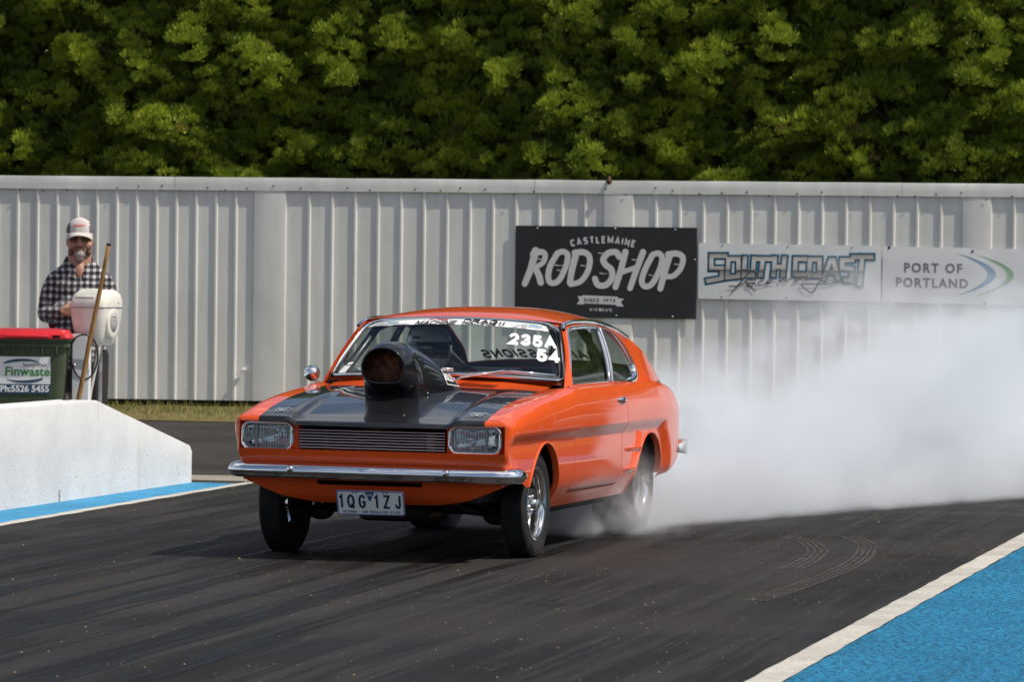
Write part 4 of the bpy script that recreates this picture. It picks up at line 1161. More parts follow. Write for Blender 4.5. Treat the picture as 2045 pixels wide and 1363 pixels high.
# ---- valance slot, plate
sl_ = MB(); slot = rrect(-.31, .405, .27, .428, .004, .004, 2)
v, f = panel2d(dense(slot, .06), [], lambda y, z: L(float(sF(abs(y))) - float(low_off(np.array(z), 0.)) - .0035, y, z), .03); sl_.add(v, f); cb(sl_, 'valance_slot', M['dark'])
pl_o = body_part(empty('number_plate', L(-.775, .012, .318), parent=car)); 
pl_o.rotation_euler = (0, R(17), 0)
mb = MB(); out = rrect(-.187, -.068, .187, .068, .012, .012, 4); mb.prism(out, 0, .003, lambda x, y, z: (z, x, y)); mb.build('plate', M['white_print'], pl_o, smooth=False)
mb = MB(); mb.ribbon([(.003, p[0] * .985, p[1] * .965) for p in out], [(0, -.004), (.0025, -.003), (.0025, .003), (0, .004)], [Vector((1, 0, 0))] * len(out), True); mb.build('plate_rim', simple('plate_rim', (.22, .24, .42), .3, metal=.5), pl_o)
navy = simple('navy_print', (.012, .018, .06), .45)
def plate_t(txt, h, w, gap, xs, x0, y0, mat, ext=0.6):
    V, F = stroke_text(txt, h, w, gap, xs, 0, ext=ext); MB().add([(.0045 + k, x0 + x, y0 + y) for x, y, k in V], F).build('lettering', mat, pl_o, smooth=False)
plate_t('1QG', .076, .15, .30, .50, -.100, .008, navy); plate_t('1ZJ', .076, .15, .36, .50, .094, .008, navy)
plate_t('VICTORIA - THE EDUCATION STATE', .0145, .17, .22, .62, 0, -.050, navy)
MB().add([(.0042, x, y) for x, y in ((-.030, .060), (.024, .060), (-.003, .006))], [(0, 1, 2)]).build('state_badge', simple('plate_blue', (.012, .07, .16), .4), pl_o, smooth=False)
plate_t('VIC', .013, .2, .2, .9, -.003, .044, M['white_print'])
mb = MB()
for x in (-.095, -.075, .073, .093): mb.lathe([(0, .003), (.0035, .003), (.0035, 0)], 8, 'x', (.004, x, .058))
mb.build('plate_screw', M['dark'], pl_o)

# ---- wheels
def make_wheel(name, RO, RI, WD, dish, y, s, sd, flat_front, label):
    wh = empty(name, L(s, sd * y, RO), parent=car); wh['label'] = label
    h = WD / 2; tb = MB()
    n = 72
    prof = [(RI - .012, -h * .80), (RI + .012, -h * .86), (RI + .05, -h * 1.03), (RO - .035, -h * 1.04), (RO - .014, -h * .99), (RO - .003, -h * .86)]
    gx = np.linspace(-.80, .80, 11)
    for i in range(len(gx) - 1):
        prof += [(RO, h * gx[i]), (RO, h * (gx[i] + .12)), (RO - .005, h * (gx[i] + .125)), (RO - .005, h * (gx[i] + .155))]
    prof += [(RO, h * .80), (RO - .003, h * .86), (RO - .014, h * .99), (RO - .035, h * 1.04), (RI + .05, h * 1.03), (RI + .012, h * .86), (RI - .012, h * .80)]
    tb.lathe(prof, n, 'y'); 
    # flatten where it meets the ground
    tb.v = [(x, yy, max(z, -RO + .004)) for x, yy, z in tb.v]
    tb.build('tyre', M['rubber'], wh, angle=50)
    rm = MB()
    f_ = sd
    rp = [(RI + .012, f_ * h * .86), (RI + .016, f_ * h * .93), (RI + .008, f_ * h * .96), (RI - .004, f_ * h * .90), (RI - .012, f_ * h * .76), (RI - .014, f_ * h * .55), (RI - .030, f_ * h * .48), (RI - .034, f_ * h * (.48 - dish)), (RI - .05, f_ * h * (.44 - dish))]
    rm.lathe(rp, n, 'y')
    
    # spoked centre
    yd = f_ * h * (.46 - dish)
    V = []
    for k in range(5):
        a = 2 * PI * k / 5 + .3
        c, sn = math.cos(a), math.sin(a); tx, tz = -sn, c
        for (r, wv, d) in ((.055, .034, .020), (.10, .026, .012), (RI - .036, .040, -.004)):
            for sg in (-1, 1): V.append((c * r + tx * sg * wv, yd + f_ * d, sn * r + tz * sg * wv))
    for k in range(5):
        o = 6 * k; rm.add(V[o:o + 6], [(0, 1, 3, 2), (2, 3, 5, 4)])
        rm.add([(p[0], p[1] - f_ * .03, p[2]) for p in V[o:o + 6]] + V[o:o + 6], [(0, 2, 8, 6), (2, 4, 10, 8), (1, 7, 9, 3), (3, 9, 11, 5)])
    rm.lathe([(0.0, yd + f_ * .07), (.026, yd + f_ * .068), (.034, yd + f_ * .055), (.036, yd + f_ * .024), (.062, yd + f_ * .020), (.066, yd - f_ * .01), (.066, yd - f_ * .05)], 28, 'y')
    rm.build('rim', M['alloy'], wh, angle=40)
    nt = MB()
    for k in range(5):
        a = 2 * PI * k / 5 - .33; nt.lathe([(0, f_ * .030), (.009, f_ * .028), (.010, 0)], 8, 'y', (.048 * math.cos(a), yd + f_ * .018, .048 * math.sin(a)))
    nt.build('wheel_nut', M['chrome'], wh)
    bk = MB(); bk.lathe([(RI - .034, f_ * h * (.44 - dish)), (RI - .034, -f_ * h * .7), (RI + .010, -f_ * h * .86)], n, 'y'); bk.lathe([(0.02, 0), (.125, 0), (.125, -f_ * .02), (.02, -f_ * .02)], 32, 'y', (0, -f_ * h * .75, 0)); bk.lathe([(0, f_ * .02), (.05, f_ * .02), (.06, -f_ * .05)], 20, 'y', (0, -f_ * h * .85, 0))
    bk.build('brake_disc', M['under'], wh)
    # moulded sidewall lettering
    if sd > 0 and flat_front:
        for a0, m_ in ((1.15, 7), (-1.05, 6)):
            yo = f_ * h * 1.045; rr_ = (RI + RO) / 2 + .018
            pl = [(-.075 + .022 * k, -.02 if k % 2 else .02) for k in range(m_)]
            V, F = stroke_poly(pl, .012)
            MB().add([((rr_ + yv) * math.cos(a0 + xv / rr_), yo + f_ * .002, (rr_ + yv) * math.sin(a0 + xv / rr_)) for xv, yv in V], F).build('sidewall_marking', M['tyre_print'], wh, smooth=False)
    return wh
M['tyre_print'] = simple('tyre_print', (.006, .006, .006), .5)
for sd in (1, -1):
    make_wheel('front_wheel', .293, .190, .135, .55, .655 if sd > 0 else .71, 0, sd, True, 'narrow front wheel with ribbed tyre')
    make_wheel('rear_wheel', .312, .190, .245, .75, .582, 2.56, sd, False, 'wide rear wheel with slick tyre')
# ---- dummy air vents ahead of the rear arch
def bodyY(s, z): return float(yC(s)) + float(low_off(np.array(z), 1.0))
for sd in (1, -1):
    for (z0, z1, s0, s1, sl) in ((.545, .625, 1.79, 2.175, .55), (.425, .505, 1.79, 2.075, .75)):
        vt = MB(); D = .018
        P_ = lambda s, z, o: L(s, sd * (bodyY(s, z) + o), z)
        se_ = lambda z: s1 + (z - z1) * sl
        n = 8; zz_ = np.linspace(z0, z1, n)
        vt.grid([[P_(se_(z) - .004, z, -.012) for z in zz_], [P_(se_(z) + .006, z, D) for z in zz_], [P_(se_(z) + .03, z, D) for z in zz_], [P_(se_(z) + .075, z, .006) for z in zz_], [P_(se_(z) + .10, z, -.003) for z in zz_]])
        ss = np.linspace(s0, se_(z0) + .03, 9); dd = lambda s: D * ((s - s0) / (se_(z0) + .03 - s0)) ** .8
        vt.grid([[P_(s, z0 + .002, -.008), P_(s, z0, dd(s)), P_(s, z0 - .009, dd(s)), P_(s, z0 - .030, -.003)] for s in ss])
        vt.add([P_(se_(z0) + .03, z0, D), P_(se_(z0) + .03, z0 - .009, D), P_(se_(z0) + .10, z0 - .0, -.003), P_(se_(z0) + .06, z0 - .034, -.003)], [(0, 1, 3, 2)])
        vt.add([P_(se_(z1) - .004, z1, -.012), P_(se_(z1) + .006, z1, D), P_(se_(z1) + .03, z1, D), P_(se_(z1) + .10, z1, -.003), P_(se_(z1) + .02, z1 + .012, -.003)], [(0, 1, 4), (1, 2, 4), (2, 3, 4)])
        cb(vt, 'side_vent', M['paint'], angle=30)
# ---- underbody
ub = MB()
ub.bbox(L(1.3, 0, .33), (2.6, 1.36, .10), .03)
ub.bbox(L(0.02, 0, .275), (.16, .95, .09), .03)
ub.bbox(L(-.10, -.02, .245), (.42, .38, .10), .04)
ub.bbox(L(-.35, 0, .345), (.5, 1.1, .05), .01)
for sd in (1, -1):
    ub.tube([L(-.02, sd * .36, .27), L(0, sd * .58, .215)], [.035, .03], 10)
    ub.tube([L(-.12, sd * .30, .33), L(-.1, sd * .62, .30)], [.014, .014], 8)
    ub.tube([L(-.34, sd * .40, .36), L(-.05, sd * .52, .235)], [.016, .018], 8)
    ub.ellipsoid(L(-.03, sd * .50, .222), (.05, .075, .045), 14, 8)
    ub.bbox(L(2.5, sd * .3, .34), (.5, .1, .1), .02)
ub.tube([L(2.56, -.55, .312), L(2.56, .55, .312)], .05, 12); ub.ellipsoid(L(2.56, 0, .30), (.14, .15, .14))
for sd in (1, -1): ub.bbox(L(1.2, sd * .60, .245), (1.6, .03, .05), .006)
cb(ub, 'underbody', M['under'], angle=40)
ex = MB(); ex.tube([L(-.28, .16, .345), L(-.30, .26, .335), L(-.26, .33, .30), L(-.20, .39, .262), L(-.1, .44, .25), L(.1, .46, .25), L(2.0, .46, .25)], .024, 12); ex.tube([L(.2, -.2, .22), L(2.2, -.2, .22)], .03, 10); cb(ex, 'exhaust_pipe', M['under'])
su = MB(); su.bbox(L(-.05, .03, .235), (.3, .34, .03), .008); cb(su, 'sump_guard', simple('sump', (.16, .09, .05), .6, var=.4, vscale=12))
# ---- cowl vents, wipers, mirror
cv = MB()
for k in range(12):
    y = .13 + .018 * k; s0 = .42
    zc = lambda s, y: .003 + float(hood_z(HR, y)) - .002 + (float(Wb(y / .69)[2]) - .022 - float(hood_z(HR, y)) + .002) * (max(0, (s - HR - .006) / (float(Wb(y / .69)[0]) + .02 - HR - .006))) ** 1.3
    p = [(s0, y), (s0 + .09, y + .018), (s0 + .09, y + .026), (s0, y + .008)]
    cv.add([L(s, yy, zc(s, yy)) for s, yy in p], [(0, 1, 2, 3)])
cb(cv, 'cowl_vent', M['dark'])
for nm, arm, blade in (('wiper', [(.47, .10, .935), (.50, .14, .965), (.575, .37, 1.008)], [(.545, .17, .985), (.60, .40, 1.005), (.665, .64, .985)]), ('wiper', [(.47, -.36, .932), (.50, -.33, .962), (.555, -.12, 1.0)], [(.60, -.36, .99), (.56, -.14, 1.012), (.548, .08, 1.01)])):
    mb = MB(); mb.tube([L(*p) for p in arm], [.010, .007, .005], 8); mb.lathe([(0, .03), (.014, .028), (.018, 0)], 14, 'z', L(*arm[0]))
    w_ = cb(mb, nm, M['chrome'])
    bl_ = MB(); bl_.tube([L(*p) for p in blade], .0055, 8); bl_.tube([L(p[0] + .004, p[1], p[2] - .010) for p in blade], .004, 6); body_part(bl_.build('blade', M['chrome'], w_)).rotation_euler = (0, 0, 0)
mr = MB(); c = L(.72, -.80, .965)
prof = [(.0, .052), (.016, .050), (.030, .041), (.040, .026), (.045, .008), (.046, -.008), (.044, -.012)]
mr.lathe(prof, 28, 'x', c); mo = cb(mr, 'wing_mirror', M['chrome'], fix=False)
mb = MB(); mb.tube([(c[0] + .005, c[1] + .015, c[2] - .02), (c[0] + .02, c[1] + .05, c[2] - .075), (c[0] + .02, c[1] + .055, c[2] - .095)], [.008, .007, .012], 8); mb.build('mirror_stalk', M['chrome'], mo)
mb = MB(); mb.lathe([(0, -.010), (.043, -.010)], 28, 'x', c); mb.build('mirror_glass', M['alloy'], mo)
# ---- cabin
ib_ = MB()
ib_.bbox(L(1.6, 0, .36), (2.4, 1.36, .03), .005)
ib_.bbox(L(.66, 0, .62), (.04, 1.36, .5), .005)
cb(ib_, 'cabin_floor', M['interior'])
da = MB(); X = []
for s, z in ((.60, .955), (.70, .952), (.78, .945), (.82, .925), (.83, .87), (.80, .72)): X.append([L(s, y, z) for y in np.linspace(-.66, .66, 9)])
da.grid(X); cb(da, 'dashboard', M['interior'])
hlm = MB(); P_ = RF[1:iB0 + 1].copy(); P_[:, :, 2] -= .02; P_[:, :, 1] *= .97; hlm.grid(P_)
for Q_ in (RF[iB1:], RF[iB0:iB1 + 1, :j0 + 1], RF[iB0:iB1 + 1, j1:]):
    Q_ = Q_.copy(); Q_[:, :, 2] -= .016; hlm.grid(Q_)
if True: cb(hlm, 'headlining', M['interior'])
for sd in (1, -1):
    dt = MB(); dt.grid([[L(s, sd * (.70), z) for z in np.linspace(.36, .915, 6)] for s in np.linspace(.7, 3.0, 10)]); cb(dt, 'door_trim', M['interior'])
ps = MB(); ps.bbox(L(2.85, 0, .945), (.55, 1.2, .02), .008); ps.bbox(L(2.5, 0, .78), (.16, 1.2, .40), .05); ps.bbox(L(2.25, 0, .60), (.5, 1.2, .16), .05); ps.tube([L(2.46, -.55, .965), L(2.46, .55, .965)], .02, 8)
cb(ps, 'rear_seat', M['seat'])
for y in (-.35, .35):
    se = MB()
    se.bbox(L(1.42, y, .58), (.52, .48, .16), .06)
    bx = Matrix.Rotation(R(-14), 3, 'Y')
    se.bbox(L(1.74, y, .76), (.14, .48, .50), .06, rot=Matrix.Rotation(R(-14), 3, 'Y'))
    cb(se, 'bucket_seat', M['seat'], angle=60)
cg = MB(); rr_ = .024
hoop = [(1.86, -.60, .42), (1.84, -.60, .95), (1.83, -.53, 1.20), (1.83, -.46, 1.262), (1.83, 0, 1.29), (1.83, .46, 1.262), (1.83, .53, 1.20), (1.84, .60, .95), (1.86, .60, .42)]
cg.tube([L(*p) for p in hoop], rr_, 10)
for sd in (1, -1):
    cg.tube([L(1.83, sd * .48, 1.25), L(1.3, sd * .52, 1.255), L(1.06, sd * .52, 1.225), L(.80, sd * .61, 1.0), L(.74, sd * .64, .6), L(.74, sd * .64, .4)], rr_, 10)
    cg.tube([L(1.84, sd * .48, 1.24), L(2.75, sd * .45, .95)], rr_, 8)
    cg.tube([L(1.86, sd * .62, .78), L(.74, sd * .64, .55)], rr_, 8)
cg.tube([L(1.84, -.55, 1.19), L(1.86, .58, .5)], rr_, 8); cg.tube([L(1.85, -.60, .93), L(1.85, .60, .93)], rr_, 8)
cb(cg, 'roll_cage', M['cage'])
sw = MB(); c0 = Vector(L(1.0, -.35, .935)); rot = Matrix.Rotation(R(62), 3, 'Y')
sw.tube([c0 + rot @ Vector((.165 * math.cos(a), .165 * math.sin(a), 0)) for a in np.linspace(0, 2 * PI, 36)[:-1]], .014, 10, True)
for a in (PI / 2, -PI / 2, PI): sw.tube([c0 + rot @ Vector((.16 * math.cos(a), .16 * math.sin(a), 0)), c0 + rot @ Vector((.02, 0, -.03))], .009, 6)
sw.tube([c0 + rot @ Vector((0, 0, -.03)), c0 + rot @ Vector((0, 0, -.28))], .025, 8)
cb(sw, 'steering_wheel', M['seat'])
gg = MB()
for k, (y, z, r_) in enumerate(((-.50, .985, .034), (-.57, .965, .032), (-.62, 1.02, .028))):
    gg.lathe([(0, .01), (r_ * .86, .012), (r_, .016), (r_, -.06), (r_ * .7, -.075)], 20, 'x', L(.80 + .03 * k, y, z))
cb(gg, 'gauge_pod', simple('gauge_shell', (.45, .5, .48), .3))
# ================================================================== sign boards on the fence
def board(name, pxa, pxb, zt0, zb0, zt1, zb1, d, mat, label, th=.006, sag=0.0):
    u0, u1 = u_of(pxa), u_of(pxb); t = empty(name, FP((u0 + u1) / 2, d, (zt0 + zb0) / 2), label=label, category='sign', group='sponsor boards on the fence')
    t.rotation_euler = (0, 0, math.atan2(fdir.y, fdir.x))
    w = (u1 - u0) / 2; zc = (zt0 + zb0) / 2
    def loc(x, z, o=0.0):        # x -1..1, z -1..1 -> local point (x right, y away from camera)
        zt = (zt0 * (1 - x) + zt1 * (1 + x)) / 2; zb = (zb0 * (1 - x) + zb1 * (1 + x)) / 2
        bow = sag * (.5 * math.sin(3.1 * x + 1) * .3 + (z if z > 0 else 0) ** 3 * .5)
        return (x * w, -o + bow, (zt + zb) / 2 + z * (zt - zb) / 2 - zc)
    mb = MB(); P = [[loc(x, z) for z in np.linspace(-1, 1, 7)] for x in np.linspace(-1, 1, 13)]; mb.grid(P)
    Q = [[(p[0], p[1] + th, p[2]) for p in row] for row in P]; mb.grid(Q, flip=True)
    ring_ = [P[i][0] for i in range(13)] + [P[12][j] for j in range(1, 7)] + [P[i][6] for i in range(11, -1, -1)] + [P[0][j] for j in range(5, 0, -1)]
    n = len(ring_); mb.add(ring_ + [(x, y + th, z) for x, y, z in ring_], [(i, (i + 1) % n, n + (i + 1) % n, n + i) for i in range(n)])
    mb.build('board', mat, t, smooth=sag > 0, angle=30 if sag else None)
    return t, loc, w, (zt0 - zb0 + zt1 - zb1) / 4
def zpx(py, px): return 1.48 - (py - (570.5 + (px - 1022.5) * .01134)) * (fy((px - 1022.5) / 8830 * 41.2) - .06) / 8830
def on(t, loc, w, h, V, F, x0, z0, mat, name='lettering', o=.001):
    """V in metres about (x0, z0) metres from the board's centre"""
    V, F = subdiv_flat(V, F, .25)
    return MB().add([loc((x0 + p[0]) / w, (z0 + p[1]) / h, o + (p[2] if len(p) > 2 else 0) * 2) for p in V], F).build(name, mat, t, smooth=False)
M['sign_black'] = simple('sign_black', (.0155, .0155, .016), .5, var=.2, vscale=2)
M['sign_white'] = simple('sign_white', (.74, .735, .715), .4, var=.06, vscale=2)
M['sign_grey'] = simple('sign_pale_print', (.63, .63, .62), .5)
sg, loc, w, h = board('sign_board', 1028, 1390, zpx(450.5, 1030), zpx(633, 1028), zpx(455, 1390), zpx(638, 1388), .030, M['sign_black'], 'large black board with pale hand-drawn ROD SHOP lettering')
k_ = w * 2 / 361.0           # metres per photo pixel on this board
def S_(x, y): return ((x - 1209) * k_, -(y - 544) * k_)
# brush-drawn capitals as tapered strokes
def brush(pl, w0, w1=None, n=6):
    w1 = w0 if w1 is None else w1
    P = smooth_open(pl, n); m = len(P); V = []
    for i, p in enumerate(P):
        a = np.array(P[max(0, i - 1)]); b = np.array(P[min(m - 1, i + 1)]); t = (b - a) / max(1e-9, np.linalg.norm(b - a)); nn = np.array([-t[1], t[0]])
        ww = (w0 + (w1 - w0) * i / (m - 1)) / 2; V += [tuple(np.array(p) + nn * ww), tuple(np.array(p) - nn * ww)]
    F = [(2 * i, 2 * i + 1, 2 * i + 3, 2 * i + 2) for i in range(m - 1)]
    for c, base in ((P[0], 0), (P[-1], 2 * m - 2)):
        o = len(V); r_ = np.linalg.norm(np.array(V[base]) - np.array(V[base + 1])) / 2
        V += [tuple(np.array(c) + r_ * np.array([math.cos(a), math.sin(a)])) for a in np.linspace(0, 2 * PI, 12)[:-1]]; F.append(tuple(range(o, o + 11)))
    V = [(p[0], p[1], 0 if i < 2 * m else (.00007 if i < 2 * m + 11 else .00013)) for i, p in enumerate(V)]
    return V, F
def smooth_open(lp, n=6):
    out = []; N = len(lp)
    if N == 2: return [lp[0], lp[1]]
    for i in range(N - 1):
        p1, p2 = np.array(lp[i], float), np.array(lp[i + 1], float); p0 = np.array(lp[i - 1], float) if i else 2 * p1 - p2; p3 = np.array(lp[i + 2], float) if i < N - 2 else 2 * p2 - p1
        for t in np.linspace(0, 1, n, endpoint=False):
            out.append(tuple(.5 * (2 * p1 + (p2 - p0) * t + (2 * p0 - 5 * p1 + 4 * p2 - p3) * t * t + (3 * p1 - p0 - 3 * p2 + p3) * t ** 3)))
    return out + [tuple(lp[-1])]
strokes = [  # photo pixels on the board: letters R O D  S H O P
 ([(1069, 503), (1060, 538), (1048, 569)], 18, 15), ([(1064, 510), (1080, 505), (1088, 511), (1084, 526), (1066, 538)], 15, 12), ([(1068, 537), (1076, 552), (1080, 566)], 15, 16),
 ([(1113, 507), (1098, 534), (1095, 558), (1103, 567), (1117, 560), (1130, 532), (1133, 511), (1124, 504), (1113, 507)], 14, 14),
 ([(1150, 508), (1142, 540), (1138, 566)], 16, 15), ([(1147, 506), (1166, 505), (1177, 516), (1174, 541), (1160, 562), (1140, 569)], 15, 13),
 ([(1236, 513), (1229, 504), (1214, 506), (1204, 518), (1209, 529), (1220, 538), (1222, 554), (1210, 569), (1194, 569), (1188, 557)], 15, 15),
 ([(1248, 503), (1239, 540), (1229, 573)], 15, 15), ([(1283, 503), (1269, 542), (1258, 575)], 15, 14), ([(1240, 544), (1268, 534)], 12, 12),
 ([(1302, 508), (1288, 536), (1281, 560), (1288, 571), (1302, 565), (1316, 538), (1321, 515), (1314, 505), (1302, 508)], 14, 14),
 ([(1336, 508), (1327, 540), (1318, 575)], 16, 15), ([(1333, 507), (1350, 505), (1362, 513), (1358, 534), (1344, 549), (1328, 551)], 15, 13),
]
for i, (pl, a, b) in enumerate(strokes):
    V, F = brush([S_(x, y) for x, y in pl], a * .84 * k_, b * .80 * k_)
    on(sg, loc, w, h, V, F, 0, 0, M['sign_grey'], o=.0008 + .0003 * i)
for (x0, y0, x1) in ((1072, 519, 1090), (1108, 531, 1128), (1113, 541, 1126), (1160, 531, 1172), (1195, 506, 1212), (1198, 546, 1214), (1262, 518, 1276), (1296, 548, 1306), (1346, 526, 1362)):
    V, F = brush([S_(x0, y0), S_((x0 + x1) / 2, y0 + .5), S_(x1, y0 + 1)], 2.2 * k_, .4 * k_); on(sg, loc, w, h, V, F, 0, 0, M['sign_grey'], 'speed_line', o=.005)
V, F = stroke_text('CASTLEMAINE', 14.5 * k_, .22, .22, .62, 0, ext=0)
Rr = 260 * k_; V = [((Rr + y) * math.sin(x / Rr), (Rr + y) * math.cos(x / Rr) - Rr, l) for x, y, l in V]
on(sg, loc, w, h, V, F, *S_(1203, 479.5), M['sign_grey'])
rb_ = [(1154, 592), (1163, 592), (1163, 590), (1234, 592), (1234, 595), (1246, 596), (1240, 603), (1246, 611), (1231, 611), (1231, 608), (1166, 606), (1166, 608), (1152, 608), (1158, 600)]
v, f = panel2d([S_(*p) for p in rb_], [], lambda x, y: (x, y, 0), .05); on(sg, loc, w, h, v, f, 0, 0, M['sign_grey'], 'ribbon')
V, F = stroke_text('SINCE 1974', 7.6 * k_, .2, .28, .72, 0); on(sg, loc, w, h, V, F, *S_(1198, 599.5), M['sign_black'], o=.002)
V, F = stroke_text('VIC', 6 * k_, .2, .4, .9, 0); on(sg, loc, w, h, V, F, *S_(1186, 618), M['sign_grey'])
V, F = stroke_text('AUS', 6 * k_, .2, .4, .9, 0); on(sg, loc, w, h, V, F, *S_(1212, 618.5), M['sign_grey'])
v = [S_(1199 + 3 * math.cos(a), 618 + 3 * math.sin(a)) for a in np.linspace(0, 6.28, 11)[:-1]]; on(sg, loc, w, h, v, [tuple(range(10))], 0, 0, M['sign_grey'], 'dot')
def screws(t, loc, w, h, pts, r_=.009, mat=None):
    mb = MB()
    for x, y in pts: p = loc(x, y); mb.lathe([(0, -.006), (r_ * .7, -.005), (r_, 0)], 10, 'y', p)
    mb.build('screw', mat or M['steel'], t)
screws(sg, loc, w, h, [(-.76, .95), (.10, .96), (.76, .95), (.98, .3), (-.7, -.95), (.12, -.95), (.74, -.95)])

def silver():
    t = NT('brushed_silver_print'); o = t.obj(); s = t.n('SeparateXYZ'); lnk(t.t, o, s.inputs[0])
    r_ = t.n('ValToRGB'); lnk(t.t, t.rng(s.outputs[2], -.13, .17, 0, 1, False), r_.inputs[0])
    e = r_.color_ramp.elements; e[0].position = 0; e[0].color = (.55, .53, .49, 1); e[1].position = 1; e[1].color = (.28, .26, .23, 1)
    for p_, c in ((.40, (.30, .28, .26, 1)), (.47, (.09, .085, .08, 1)), (.50, (.50, .48, .45, 1)), (.75, (.66, .65, .62, 1))): x = e.new(p_); x.color = c
    t.p(col=r_.outputs[0], rough=.45); return t.m
M['silver_grad'] = silver()
s2, loc, w, h = board('sign_board', 1393.5, 1758, zpx(485.5, 1393), zpx(597, 1393), zpx(491, 1758), zpx(603.5, 1758), .030, M['sign_white'], 'white board with blue-edged silver SOUTH COAST Raceway lettering', sag=.01)
k_ = w * 2 / 364.5
def S_(x, y): return ((x - 1576) * k_, -(y - 544 - (x - 1576) * .0155) * k_)
BLK = {  # block letters by photo pixel polylines
 'S': [[(1447, 511), (1420, 511), (1420, 536), (1441, 536), (1441, 556), (1414, 561)]], 'O': [[(1457, 517), (1474, 517), (1474, 552), (1452, 554), (1454, 517)]],
 'U': [[(1487, 516), (1485, 550), (1503, 550), (1505, 516)]], 'T': [[(1510, 517), (1540, 517)], [(1523, 517), (1519, 549)]], 'H': [[(1547, 516), (1544, 549)], [(1566, 516), (1563, 549)], [(1546, 533), (1564, 533)]],
 'C': [[(1607, 517), (1588, 517), (1587, 548), (1607, 548)]], 'O2': [[(1618, 518), (1636, 518), (1636, 550), (1615, 550), (1617, 518)]], 'A': [[(1645, 556), (1658, 519), (1663, 519), (1673, 556)], [(1651, 544), (1669, 544)]],
 'S2': [[(1701, 519), (1681, 519), (1681, 535), (1700, 537), (1700, 560), (1688, 559)]], 'T2': [[(1703, 513), (1739, 513)], [(1721, 513), (1716, 566)]]}
for lay, (ww, mt, o) in enumerate(((17, simple('logo_blue', (.03, .27, .44), .4), .0006), (13.5, simple('logo_navy', (.008, .018, .026), .4), .0022), (8.6, M['silver_grad'], .0038))):
    V = []; F = []; z = 0
    for ch, pls in BLK.items():
        for pl in pls:
            a, b = stroke_poly([S_(*p) for p in pl], ww * k_, ext=ww * k_ * .5); o2 = len(V); V += [(x, y, (.00008 * z)) for x, y in a]; F += [tuple(i + o2 for i in q) for q in b]; z += 1
    on(s2, loc, w, h, V, F, 0, 0, mt, o=o)
script = [[(1472, 541), (1490, 539), (1512, 545), (1510, 556), (1488, 562)], [(1496, 543), (1478, 565), (1461, 584)], [(1488, 562), (1496, 570), (1508, 582)], [(1456, 572), (1475, 571), (1488, 563)],
 [(1506, 565), (1494, 566), (1492, 572), (1504, 569), (1507, 564), (1509, 570)], [(1524, 560), (1515, 564), (1515, 570), (1526, 567)], [(1529, 566), (1541, 560), (1535, 559), (1530, 566), (1548, 563)], [(1560, 553), (1557, 563), (1571, 553), (1568, 563), (1590, 546)], [(1600, 556), (1588, 558), (1587, 563), (1600, 557), (1602, 562)], [(1612, 549), (1609, 559), (1626, 548)], [(1660, 543), (1638, 560), (1622, 584), (1601, 570), (1606, 567), (1650, 566), (1680, 560), (1640, 560)]]
for i, pl in enumerate(script):
    wd = 4.2 if i in (0, 1, 2) else (3.0 if i < 10 else 3.8)
    V, F = brush([S_(*p) for p in pl], wd * k_, wd * .6 * k_, 5); on(s2, loc, w, h, V, F, 0, 0, M['sign_grey'], 'lettering', o=.0056 + .0001 * i)
    V, F = brush([S_(*p) for p in pl], wd * .72 * k_, wd * .4 * k_, 5); on(s2, loc, w, h, V, F, 0, 0, M['black_print'], 'lettering', o=.0068 + .0001 * i)
screws(s2, loc, w, h, [(-.74, .93), (-.02, .92), (.68, .92), (-.74, -.92), (-.03, -.92), (.68, -.93)], .007, M['under'])

s3, loc, w, h = board('sign_board', 1761, 2128, zpx(492, 1761), zpx(604, 1761), zpx(499, 2128), zpx(612, 2128), .032, M['sign_white'], 'white board lettered PORT OF PORTLAND with blue and green arcs', sag=.02)
k_ = w * 2 / 367.
def S_(x, y): return ((x - 1944.5) * k_, -(y - 552 - (x - 1944.5) * .018) * k_)
M['ink_grey'] = simple('ink_grey', (.085, .09, .095), .5)
for txt, cx, cyy, sp in (('PORT OF', 1862, 537, 1.25), ('PORTLAND', 1860, 567, 1.22)):
    V, F = font_text(txt, 26 * k_, .0035, 0, sp); xs2 = [p[0] for p in V]; ww = max(xs2) - min(xs2); tgt = (116 if 'OF' in txt else 144) * k_; sc = tgt / ww
    V = [(x * sc, y * 1.0) for x, y in V]; on(s3, loc, w, h, V, F, *S_(cx, cyy), M['ink_grey'])
def crescent(xo, yo0, yo1, bul, bul2, n=24):
    A = []; B = []
    for i in range(n + 1):
        t = i / n; y = yo0 + (yo1 - yo0) * t; b = math.sin(PI * t) ** .8
        A.append((xo + bul * b, y)); B.append((xo + bul2 * b, y))
    V = [S_(*p) for p in A + B]; return V, [(i, i + 1, n + 2 + i, n + 1 + i) for i in range(n)]
V, F = crescent(1905, 506, 592, 83, 66); on(s3, loc, w, h, V, F, 0, 0, simple('arc_blue', (.012, .17, .36), .4), 'arc')
V, F = crescent(1938, 507, 594, 86, 72); on(s3, loc, w, h, V, F, 0, 0, simple('arc_green', (.12, .32, .10), .4), 'arc')
screws(s3, loc, w, h, [(-.93, .96), (-.93, -.93), (-.02, .88), (.12, -.97)], .014, M['under'])
